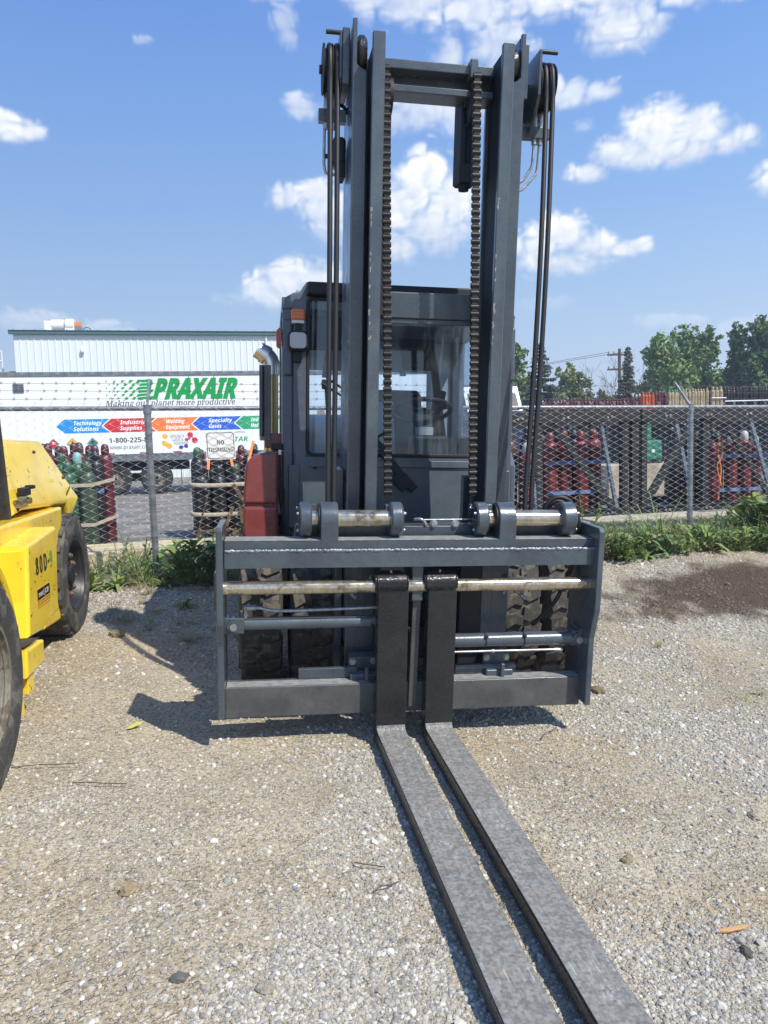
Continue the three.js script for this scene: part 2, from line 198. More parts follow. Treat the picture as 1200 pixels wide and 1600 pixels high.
const std = (o) => new THREE.MeshStandardMaterial(o), phy = (o) => new THREE.MeshPhysicalMaterial(o);
const M = {
  gray: phy({ color: lin(.086, .112, .135), map: again(paintWear, .9), roughness: .5, roughnessMap: again(wearRough, 1.3), clearcoat: .55, clearcoatRoughness: .34, bumpMap: again(nFine, 3), bumpScale: .0006 }),
  grayScuffed: std({ color: lin(.125, .13, .135), map: again(paintWear, 1.7), roughness: .62, roughnessMap: again(wearRough, 2), metalness: .15, bumpMap: again(nFine, 4), bumpScale: .0006 }),
  cab: phy({ color: lin(.110, .140, .172), map: again(paintWear, .6), roughness: .36, clearcoat: .35, clearcoatRoughness: .2 }),
  mastShade: std({ color: lin(.016, .019, .025), roughness: .7 }),  // near-black for inner mast parts, their shade put into the colour
  dark: std({ color: lin(.018, .020, .024), roughness: .6, map: again(paintWear, 1) }),
  black: std({ color: lin(.012, .0125, .014), roughness: .55 }),
  underside: std({ color: lin(.02, .021, .024), roughness: .9 }),
  fork: std({ color: lin(1, 1, 1), map: again(forkMottle, 1.1), roughness: .95, metalness: 0, bumpMap: again(nFine, 2.4), bumpScale: .0012 }),
  shank: std({ color: lin(.028, .029, .031), map: again(paintWear, 1.6), roughness: .48, roughnessMap: again(wearRough, 3), bumpMap: again(nFine, 3), bumpScale: .0016 }),
  steel: std({ color: lin(.95, .93, .90), map: again(steelStain, 1.6, 2.4), roughness: .36, roughnessMap: again(wearRough, 3), metalness: .82 }),
  zinc: std({ color: lin(.85, .86, .86), roughness: .36, metalness: .6, map: again(galvTex, 4) }),
  chain: std({ color: lin(.046, .044, .041), roughness: .42, metalness: .5, map: again(paintWear, 8) }),
  chainPin: std({ color: lin(.034, .033, .031), roughness: .45, metalness: .5, map: again(paintWear, 9) }),
  hose: std({ color: lin(.017, .0172, .018), roughness: .5 }),
  rubber: std({ color: lin(1, 1, 1), map: again(rubberTex, 2), roughness: .85, bumpMap: again(nFine, 5), bumpScale: .002 }),
  tread: std({ color: lin(1.0, .94, .85), map: again(rubberTex, 3), roughness: .92, bumpMap: again(nFine, 5), bumpScale: .003 }),
  red: phy({ color: lin(.27, .055, .052), map: again(paintWear, .8), roughness: .42, roughnessMap: again(wearRough, 1), clearcoat: .3, clearcoatRoughness: .3 }),
  rust: std({ color: lin(.8, .8, .8), map: again(rustTex, 2), roughness: .9 }),
  chrome: std({ color: lin(.80, .80, .80), roughness: .3, metalness: .85 }),
  dust: std({ color: lin(.50, .50, .475), map: again(galvTex, 3, 9), roughness: .98, bumpMap: again(nFine, 5), bumpScale: .001 }),
  brass: std({ color: lin(.62, .46, .22), roughness: .3, metalness: .9 }),
  amber: phy({ color: lin(.72, .17, .01), roughness: .25, clearcoat: .6 }),
  redLens: phy({ color: lin(.40, .03, .02), roughness: .3, clearcoat: .5 }),
  lamp: phy({ color: lin(.62, .66, .68), roughness: .22, clearcoat: .7, bumpMap: again(nFine, 12), bumpScale: .003 }),
  glass: phy({ color: lin(.92, .955, .98), roughness: .03, transmission: 1, thickness: 0, ior: 1.5 }),
  dustyGlass: phy({ color: lin(.86, .92, .97), roughness: .04, transmission: .995, transmissionMap: again(clearOfDust, .9), thickness: 0, ior: 1.52 }),
  clearPlastic: phy({ color: lin(.8, .84, .86), roughness: .25, transmission: .55, thickness: 0 }),
  seat: std({ color: lin(.022, .022, .024), roughness: .8, bumpMap: again(nFine, 4), bumpScale: .002 }),
  interior: std({ color: lin(.42, .50, .60), roughness: .6 }),
  lightGrey: std({ color: lin(.5, .5, .47), roughness: .5 }),
  yellow: phy({ color: lin(.95, .93, .9), map: again(yellowWear, .9), roughness: .4, roughnessMap: again(wearRough, 1.2), clearcoat: .25, clearcoatRoughness: .25 }),
  grip: std({ color: lin(.065, .06, .058), roughness: .95, bumpMap: again(nFine, 10), bumpScale: .002, map: again(paintWear, 3) }),
  rim: std({ color: lin(.028, .028, .03), roughness: .42, map: again(paintWear, 3) }),
  rimDusty: std({ color: lin(.30, .30, .29), roughness: .7, map: again(steelStain, 3) }),
  nut: std({ color: lin(.55, .5, .42), roughness: .45, metalness: .6, map: again(steelStain, 6) }),
  galv: std({ color: lin(.52, .55, .58), map: again(galvTex, 2), roughness: .45, metalness: .55 }),
  wire: std({ color: lin(.80, .81, .82), roughness: .45, metalness: .2 }),
  barb: std({ color: lin(.16, .14, .13), roughness: .7, metalness: .4 }),
  concrete: std({ color: lin(.96, .94, .88), map: again(concreteTex, .8), roughness: .95, bumpMap: again(nFine, 2), bumpScale: .006 }),
  timber: std({ color: lin(1.3, 1.2, .92), map: again(concreteTex, .5, 3), roughness: .95, bumpMap: again(nFine, 2), bumpScale: .005 }),
  asphalt: std({ color: lin(1, 1, 1), map: again(asphaltTex, .35), roughness: .95, bumpMap: again(nFine, 4), bumpScale: .004 }),
  white: std({ color: lin(.80, .81, .81), roughness: .42 }),
  alu: std({ color: lin(.50, .51, .52), roughness: .4, metalness: .6, map: again(galvTex, 1) }),
  siding: std({ color: lin(.72, .77, .76), roughness: .5 }),
  teal: std({ color: lin(.07, .15, .155), roughness: .5 }),
  tyreFar: std({ color: lin(.03, .03, .03), roughness: .9 }),
  rackDark: std({ color: lin(.021, .023, .023), roughness: .65, map: again(paintWear, 1) }),
  rackBlue: std({ color: lin(.16, .21, .27), roughness: .6, map: again(paintWear, 1.4) }),
  strapBeige: std({ color: lin(.42, .365, .27), roughness: .9 }),
  strapBlue: std({ color: lin(.13, .19, .36), roughness: .8 }),
  strapOrange: std({ color: lin(.85, .24, .05), roughness: .8 }),
  wood: std({ color: lin(.62, .50, .33), roughness: .9, map: again(barkTex, 2) }),
  tarp: phy({ color: lin(.02, .17, .11), roughness: .55, bumpMap: again(nCloud, 2), bumpScale: .03 }),
  bark: std({ color: lin(.7, .66, .6), map: barkTex, roughness: .95 }),
};
const paint = (r, g, b, rough = .45) => phy({ color: lin(r, g, b), roughness: rough, map: again(paintWear, 2.2), clearcoat: .15, clearcoatRoughness: .3 });
const gasPaint = { green: paint(.035, .115, .06), olive: paint(.055, .085, .05), maroon: paint(.125, .022, .03), black: paint(.014, .0145, .017), red: paint(.19, .028, .030), orange: paint(.62, .115, .03), tan: paint(.50, .40, .24), grey: paint(.34, .34, .33), teal: paint(.30, .58, .55), lime: paint(.03, .42, .14), white: paint(.62, .62, .6), brown: paint(.09, .055, .045) };

// ---------------------------------------------------------------- terrain: gravel lot that falls to the right, rises to the fence; paved yard beyond
const YA = 14 * Math.PI / 180, Y0 = [-2.257, -7.4], UX = Math.cos(YA), UZ = -Math.sin(YA), VX = -Math.sin(YA), VZ = -Math.cos(YA);
const Y = (u, v, h = 0) => [Y0[0] + UX * u + VX * v, h, Y0[1] + UZ * u + VZ * v];
const uv = (x, z) => [(x - Y0[0]) * UX + (z - Y0[1]) * UZ, (x - Y0[0]) * VX + (z - Y0[1]) * VZ];
const yardH = (v) => lerp(.30, .10, clamp((v - 2.5) / 14, 0, 1));
function gh(x, z) {
  const [, v] = uv(x, z), s = sstep(-2.9, -.2, v);
  let h = -.0427 * 3.6 * Math.tanh((x - .131) / 3.6) * (1 - s) + .27 * s;
  h += (fbm(x * .9 + 7, z * .9 + 3, 3, 301) - .5) * .05 + (fbm(x * 5, z * 5, 3, 302) - .5) * .022;
  const f = Math.hypot(x - .1, z + 4.6); if (f < 2.6) h = lerp(-.0427 * (x - .131) + (fbm(x * 5, z * 5, 3, 302) - .5) * .012, h, sstep(1.6, 2.6, f));
  return v > .6 ? lerp(h, yardH(v) - .12, sstep(.6, 1.4, v)) : h;
}
const soilAt = (x, z) => { // the damp dark soil spill beyond the right end of the carriage
  const [u, v] = uv(x, z); const n = (fbm(x * 1.6, z * 1.6, 4, 310) - .5) * 1.5, n2 = (fbm(x * 7, z * 7, 4, 311) - .5) * .8;
  const d = 1 - Math.hypot((u - 5.15) / 1.75, (v + 1.62 - (u - 5.1) * .13) / .62) + n * .7 + n2 * .9; return sstep(-.05, .55, d);
};
{
  const axis = (a, b, st, lo, hi) => { const o = []; let x = a, s = st; while (x > lo) { s *= 1.35; x -= s; o.unshift(Math.max(x, lo)); } for (x = a; x <= b + 1e-6; x += st) o.push(x); s = st; x = o[o.length - 1]; while (x < hi) { s *= 1.35; x += s; o.push(Math.min(x, hi)); } return o; };
  const xs = axis(-5, 6.6, .045, -600, 600), zs = axis(-9.4, .8, .045, -700, 300), nx = xs.length, nz = zs.length;
  const p = new Float32Array(nx * nz * 3), c = new Float32Array(nx * nz * 3), t = new Float32Array(nx * nz * 2), ix = [];
  for (let j = 0; j < nz; j++) for (let i = 0; i < nx; i++) {
    const k = j * nx + i, x = xs[i], z = zs[j]; p[k * 3] = x; p[k * 3 + 1] = gh(x, z); p[k * 3 + 2] = z; t[k * 2] = x; t[k * 2 + 1] = z;
    const n = fbm(x * .8, z * .8, 4, 320), warm = sstep(.42, .66, fbm(x * 1.3 + 20, z * 1.3, 4, 321)), s = soilAt(x, z);
    let q = [1.02 + (n - .5) * .16, 1.02 + (n - .5) * .16, 1.02 + (n - .5) * .16]; q = q.map((e, m) => lerp(e, e * [.95, .89, .80][m], warm * .8)); q = q.map((e, m) => lerp(e, [.20, .152, .115][m], s));
    const [, v] = uv(x, z), hum = sstep(-1.1, -.3, v + (n - .5) * 1.2) * (v < 1.2 ? 1 : 0); q = q.map((e, m) => lerp(e, [.42, .36, .27][m], hum * .7));
    c.set(q, k * 3);
  }
  for (let j = 0; j < nz - 1; j++) for (let i = 0; i < nx - 1; i++) { const a = j * nx + i, b = a + 1, d = a + nx, e = d + 1; ix.push(a, d, b, b, d, e); }
  const g = new THREE.BufferGeometry(); g.setAttribute('position', new THREE.BufferAttribute(p, 3)); g.setAttribute('color', new THREE.BufferAttribute(c, 3)); g.setAttribute('uv', new THREE.BufferAttribute(t, 2)); g.setIndex(ix); g.computeVertexNormals();
  const m = new THREE.Mesh(g, std({ map: gravelTex, vertexColors: true, roughness: .95, bumpMap: gravelBump, bumpScale: .010 })); m.name = numbered('ground'); m.receiveShadow = true; m.castShadow = true; m.userData.kind = 'structure'; scene.add(m);
}
{ // paved yard: one sheet from behind the kerb to far beyond the warehouse
  const us = [-120, -40, -12, -6, -3, 0, 3, 6, 9, 12, 18, 30, 60, 140], vs = [1.25, 2.5, 4, 6, 9, 12, 14, 16.5, 20, 30, 50, 90, 160], p = [], t = [], ix = [];
  for (const v of vs) for (const u of us) { p.push(...Y(u, v, yardH(v))); t.push(u, v); }
  for (let j = 0; j < vs.length - 1; j++) for (let i = 0; i < us.length - 1; i++) { const a = j * us.length + i, b = a + 1, d = a + us.length; ix.push(a, b, d, b, d + 1, d); }
  const g = new THREE.BufferGeometry(); g.setAttribute('position', new THREE.Float32BufferAttribute(p, 3)); g.setAttribute('uv', new THREE.Float32BufferAttribute(t, 2)); g.setIndex(ix); g.computeVertexNormals();
  const m = new THREE.Mesh(g, M.asphalt); m.name = numbered('asphalt_yard'); m.receiveShadow = true; m.userData.kind = 'structure'; scene.add(m);
}

// loose gravel: real pebbles, uncountable, thick near the lens and thinning with distance
function pebbleGeo(seed, detail = 1) { const R = rng(seed), g0 = mergeVertices(new THREE.IcosahedronGeometry(1, detail).deleteAttribute('uv').deleteAttribute('normal')), p = g0.attributes.position, ax = [1, .55 + .25 * R(), .75 + .25 * R()]; for (let i = 0; i < p.count; i++) { const n = .82 + .36 * R(); p.setXYZ(i, p.getX(i) * ax[0] * n, p.getY(i) * ax[1] * n, p.getZ(i) * ax[2] * n); } const g = detail > 0 ? toCreasedNormals(g0, .6) : g0.toNonIndexed(); g.computeVertexNormals(); return g; }
const pebbleMat = std({ roughness: .9 });
{
  const pal = [[.41, .385, .325], [.36, .335, .285], [.325, .30, .26], [.47, .45, .395], [.36, .315, .245], [.285, .272, .25], [.24, .235, .225], [.385, .36, .305], [.345, .315, .26], [.41, .375, .305], [.53, .515, .47], [.25, .235, .205]];
  const root = new THREE.Group(); root.name = numbered('gravel'); root.userData.kind = 'stuff'; scene.add(root);
  const R = rng(4242), kinds = [0, 1, 2, 3, 4, 5].map(() => []); const N = 430000; let made = 0;
  for (let k = 0; k < N * 3 && made < N; k++) {
    const z = -1.3 - 8.1 * Math.pow(R(), 1.7), w = 1.2 + Math.abs(z) * .62, x = (R() * 2 - 1) * w, [, v] = uv(x, z); if (v > -.05) continue;
    const thick = fbm(x * 1.1 + 4, z * 1.1 + 2, 4, 330); if (R() > .20 + .95 * sstep(.42, .66, thick)) continue;
    const so = soilAt(x, z); if (R() < so * .35) continue; const hum = sstep(-.9, -.2, v); if (R() < hum * .5) continue;
    const d = -z, r = R(), size = (.0012 + .0019 * r + .0078 * Math.pow(R(), 7) + (R() > .9955 ? .004 + .011 * R() * R() : 0)) * (1 + .10 * Math.max(0, d - 2));
    kinds[Math.floor(R() * 6)].push([x, z, size, R(), R(), R(), R()]); made++;
  }
  kinds.forEach((list, q) => {
    const g = pebbleGeo(900 + q, q < 4 ? 0 : 1), m = new THREE.InstancedMesh(ready([g]), pebbleMat, list.length); m.name = 'pebbles'; m.userData.kind = 'stuff'; m.castShadow = m.receiveShadow = true;
    const o = new THREE.Object3D(), c = new THREE.Color();
    list.forEach(([x, z, s, a, b, e, f], i) => { o.position.set(x, gh(x, z) + s * (-.15 + .45 * b), z); o.rotation.set((a - .5) * .9, e * 6.28, (b - .5) * .9); o.scale.set(s * (.8 + .5 * a), s * (.8 + .4 * e), s); o.updateMatrix(); m.setMatrixAt(i, o.matrix); const k = pal[Math.floor(f * 11.99)], t = .92 + .38 * a, so = Math.min(1, soilAt(x, z) * 1.1) * .97; m.setColorAt(i, c.setRGB(lerp(k[0] * t, .10 + .07 * a, so), lerp(k[1] * t, .075 + .055 * a, so), lerp(k[2] * t, .057 + .04 * a, so))); });
    root.add(m);
  });
  { // dry straw and plant bits
    const n = 2600, m = new THREE.InstancedMesh(ready([rod([-1, 0, 0], [-.1, .012, .06], .045, 4), rod([-.1, .012, .06], [1, 0, -.04], .04, 4)]), std({ roughness: .9 }), n), o = new THREE.Object3D(), c = new THREE.Color(); m.name = 'straw'; m.userData.kind = 'stuff'; m.castShadow = m.receiveShadow = true;
    for (let i = 0; i < n; i++) { let x, z; do { z = -1.3 - 6 * Math.pow(R(), 1.5); x = (R() * 2 - 1) * (1.2 + Math.abs(z) * .62); } while (uv(x, z)[1] > -.2); const s = .008 + .022 * R() * R(); o.position.set(x, gh(x, z) + .006, z); o.rotation.set(0, R() * 6.28, (R() - .5) * .2); o.scale.set(s, s, s); o.updateMatrix(); m.setMatrixAt(i, o.matrix); const t = .6 + .5 * R(); m.setColorAt(i, c.setRGB(.52 * t, .42 * t, .25 * t)); }
    root.add(m);
  }
}
// single stones, chips and twigs that stand out
{
  const rocks = [[-.905, -2.45, .030, 'pale sandy flat stone alone at the lower left', [.62, .54, .38], 1], [-.37, -1.985, .023, 'white oval stone at the bottom edge left of the forks', [.66, .65, .62], 2], [.87, -2.70, .022, 'tan rounded stone on bare dirt right of the forks', [.50, .45, .34], 3], [1.30, -4.62, .045, 'beige cobble beside the right end of the carriage', [.42, .36, .28], 4], [-.62, -2.02, .020, 'blue grey flat stone near the bottom left corner', [.27, .29, .33], 5], [1.06, -2.17, .022, 'dark slate chip right of the fork tips', [.20, .205, .225], 6], [-2.05, -5.65, .052, 'dusty half buried cobble in the cab shadow', [.44, .40, .34], 7], [1.52, -3.05, .028, 'white rounded pebble at the right margin of the gravel', [.68, .66, .61], 8]];
  for (const [x, z, s, label, c, k] of rocks) { const m = mesh('rock', pebbleGeo(700 + k, 2).scale(s * 1.25, s, s), std({ color: lin(...c), roughness: .9, map: again(concreteTex, 3), bumpMap: again(nFine, 6), bumpScale: .003 })); m.position.set(x, gh(x, z) + s * .3, z); m.rotation.y = k * 1.3; tag(m, label, 'stone'); }
  const chip = mesh('wood_chip', ext(poly([[-.055, -.004], [-.02, -.010], [.03, -.008], [.058, .002], [.02, .008], [-.03, .006]]), 0, .008, .002).rotateX(-Math.PI / 2), std({ color: lin(.62, .36, .15), roughness: .8, bumpMap: again(nFine, 9), bumpScale: .002 })); chip.position.set(1.065, gh(1.065, -2.27) + .012, -2.27); chip.rotation.set(.1, .1, .06); tag(chip, 'orange brown splinter of wood lying on the gravel at right', 'wood chip');
  const lf = mesh('fallen_leaf', [ext(poly([[-.05, 0], [-.02, .014], [.02, .016], [.05, 0], [.02, -.012], [-.02, -.014]]), 0, .003, .001).rotateX(-Math.PI / 2)], std({ color: lin(.52, .55, .10), roughness: .7, side: THREE.DoubleSide })); lf.position.set(-1.36, gh(-1.36, -3.92) + .02, -3.92); lf.rotation.set(.25, .6, .1); tag(lf, 'yellow green leaf lying on gravel left of the carriage', 'leaf');
  const twigs = [[-.09, -2.62, .06, .4, 'dark short twig just left of the left fork'], [-.03, -2.48, .05, -.5, 'thin brown twig beside the left fork blade'], [-1.3, -3.25, .13, .15, 'long dry stem on gravel before the yellow truck'], [-1.62, -3.42, .16, -.05, 'grey dry stem close to the yellow truck tyre'], [.84, -3.9, .09, -.9, 'pale dry grass stalk under the carriage bottom beam']];
  for (const [x, z, L, a, label] of twigs) { const y = gh(x, z) + .014, c = Math.cos(a), s = Math.sin(a); const m = mesh('twig', tube([[-L * c, 0, -L * s], [-.02, .01, .008], [.3 * L * c, .004, .35 * L * s], [L * c, .006, L * s]], .0024, 10, 5), M.bark); m.position.set(x, y, z); tag(m, label, 'twig'); }
}

// ---------------------------------------------------------------- concrete kerb blocks behind the fence
{
  const left = [[-4.2, -1.1, 'weathered cream concrete kerb behind the yellow truck'], [-1.08, 1.16, 'cream concrete kerb below the left gas cylinders and fence post'], [1.18, 3.3, 'cream concrete kerb hidden behind the big grey forklift']];
  const add = (u0, u1, v0, v1, y0, y1, label, mat) => { const m = mesh('concrete_kerb', bx(0, u1 - u0, 0, y1 - y0, -(v1 - v0), 0, .02), mat); m.position.set(...Y(u0, v0, y0)); m.rotation.y = YA; tag(m, label, 'kerb'); return m; };
  for (const [a, b, l] of left) add(a, b, .95, 1.75, .12, .445, l, M.timber);
  add(3.35, 5.35, 1.0, 1.5, .1, .44, 'grey concrete kerb beside the carriage hose, left end of the right row', M.concrete);
  add(5.38, 7.15, 1.02, 1.52, .1, .455, 'grey concrete kerb behind the right fence post', M.concrete);
  add(7.2, 9.6, 1.0, 1.5, .1, .43, 'grey concrete kerb running out of view at the right margin', M.concrete);
  const s = struct('concrete_slab', bx(0, 8.4, 0, .25, -7.6, 0, .01), M.asphalt); s.position.set(...Y(4.3, 1.55, .12)); s.rotation.y = YA;
}

// ---------------------------------------------------------------- chain link fence
const railH = (u) => 1.936 - .0155 * u;
{
  const f = thing('chain_link_fence', 'galvanised chain link fence with top rail and barbed wire between lot and yard', 'fence', Y(0, 0), YA); // local x = u, local -z = v
  const gY = (u) => { const [x, , z] = Y(u, 0); return gh(x, z); };
  for (const u of [-3.01, 0, 3.01, 6.02, 9.03]) {
    mesh('post', [cylY(gY(u) - .15, railH(u) + .02, u, 0, .033, 16), cylY(railH(u) - .05, railH(u) + .035, u, 0, .039, 16)], M.galv, f);
    mesh('barb_arm', [bar([u, railH(u) + .02, -.01], [u + (u === 0 ? .02 : -.02), railH(u) + .30, -.27], .030, .022, [1, 0, 0])], M.galv, f);
    for (const h of [.25, .75, 1.25]) mesh('tie_band', cylY(railH(u) - h, railH(u) - h + .02, u, 0, .0365, 14), M.galv, f);
  }
  for (let i = 0; i < 4; i++) { const a = -3.01 + i * 3.01, b = a + 3.01; mesh('top_rail', rod([a, railH(a), 0], [b, railH(b), 0], .022, 14), M.galv, f); }
  const p = .0718, wire = .0018;
  for (let i = 0; i < 4; i++) {
    const a = -3.01 + i * 3.01, list = [], n = Math.round(3.01 / p);
    for (let k = 0; k < n; k++) {
      const u0 = a + (k + .5) * p, top = railH(u0) + .034, bot = gY(u0) - .02, m = Math.ceil((top - bot) / (p / 2)), pos = [], idx = [];
      const jit = (q) => (hash(k + i * 90, q, 77) - .5) * .003;
      for (let q = 0; q <= m; q++) { const x = u0 + ((q + k) % 2 ? 1 : -1) * (p / 2 + .0015) * (q === 0 ? .93 : 1) + jit(q), y = top - q * p / 2, z = .024 + ((q + k) % 2 ? .0032 : -.0032); pos.push([x, y, z]); }
      if ((k % 2) === 0) pos.unshift([pos[0][0] + .004, pos[0][1] + .012, .03], [pos[0][0] + .014, pos[0][1] + .030, .034]); else pos.unshift([pos[0][0] - .004, pos[0][1] + .012, .02], [pos[0][0] - .014, pos[0][1] + .030, .016]);
      const v = []; for (const [x, y, z] of pos) for (let s = 0; s < 3; s++) { const t = s * 2.0944 + .5; v.push(x + Math.cos(t) * wire * 1.2, y, z + Math.sin(t) * wire); }
      for (let q = 0; q < pos.length - 1; q++) for (let s = 0; s < 3; s++) { const A = q * 3 + s, B = q * 3 + (s + 1) % 3; idx.push(A, B, A + 3, B, B + 3, A + 3); }
      const g = new THREE.BufferGeometry(); g.setAttribute('position', new THREE.Float32BufferAttribute(v, 3)); g.setIndex(idx); g.computeVertexNormals(); list.push(g);
    }
    const w = mesh('wire_mesh', list, M.wire, f, false); w.userData.kind = 'stuff';
  }
  const line = (off, h, tight) => { const g = [], pts = []; for (let u = -3.3; u <= 9.1; u += .35) pts.push([u, railH(u) + h + (hash(u * 40, off * 90, 5) - .5) * tight, -off]); g.push(new THREE.TubeGeometry(new THREE.CatmullRomCurve3(pts.map((q) => V(...q))), 90, .0017, 4)); for (let u = -3.2; u < 9; u += .125) { const q = [u + (hash(u * 99, 1, off * 50) - .5) * .03, railH(u) + h, -off]; g.push(rod([q[0] - .012, q[1] - .014, q[2]], [q[0] + .012, q[1] + .014, q[2] + .004], .0022, 4), rod([q[0] + .012, q[1] - .012, q[2]], [q[0] - .010, q[1] + .013, q[2]], .0022, 4)); } mesh('barbed_wire', g, M.barb, f); };
  line(.07, .095, .006); line(.15, .175, .006); line(.235, .255, .005);
}
// sign wired to the fence
{
  const t = canvasTex(512, 512, (c, w, h) => { c.fillStyle = '#f2f1ed'; c.fillRect(0, 0, w, h); c.strokeStyle = '#16181a'; c.lineWidth = 12; const r = 46, a = 22; c.beginPath(); c.moveTo(a + r, a); c.lineTo(w - a - r, a); c.quadraticCurveTo(w - a, a, w - a, a + r); c.lineTo(w - a, h - a - r); c.quadraticCurveTo(w - a, h - a, w - a - r, h - a); c.lineTo(a + r, h - a); c.quadraticCurveTo(a, h - a, a, h - a - r); c.lineTo(a, a + r); c.quadraticCurveTo(a, a, a + r, a); c.stroke(); c.fillStyle = '#17191b'; c.textAlign = 'center'; c.save(); c.translate(w / 2, 238); c.scale(.78, 1); c.font = 'bold 112px sans-serif'; c.fillText('NO', 0, 0); c.restore(); c.save(); c.translate(w / 2, 372); c.scale(.62, 1); c.font = 'bold 108px sans-serif'; c.fillText('TRESPASSING', 0, 0); c.restore(); });
  const s = thing('warning_sign', 'white square NO TRESPASSING sign with black border behind the left fence mesh', 'sign', Y(.535, .03, 1.42), YA);
  const g = ext(rrect(0, .285, 0, .278, .03), -.004, 0, .0005); mesh('sign_plate', g, M.white, s);
  const face = new THREE.PlaneGeometry(.283, .276).translate(.1425, .139, .0012); mesh('sign_face', face, std({ map: t, roughness: .5 }), s, false);
  for (const [x, y] of [[.02, .26], [.265, .26], [.02, .02], [.265, .02]]) mesh('wire_tie', rod([x, y, -.003], [x, y, .03], .0022, 5), M.galv, s);
}

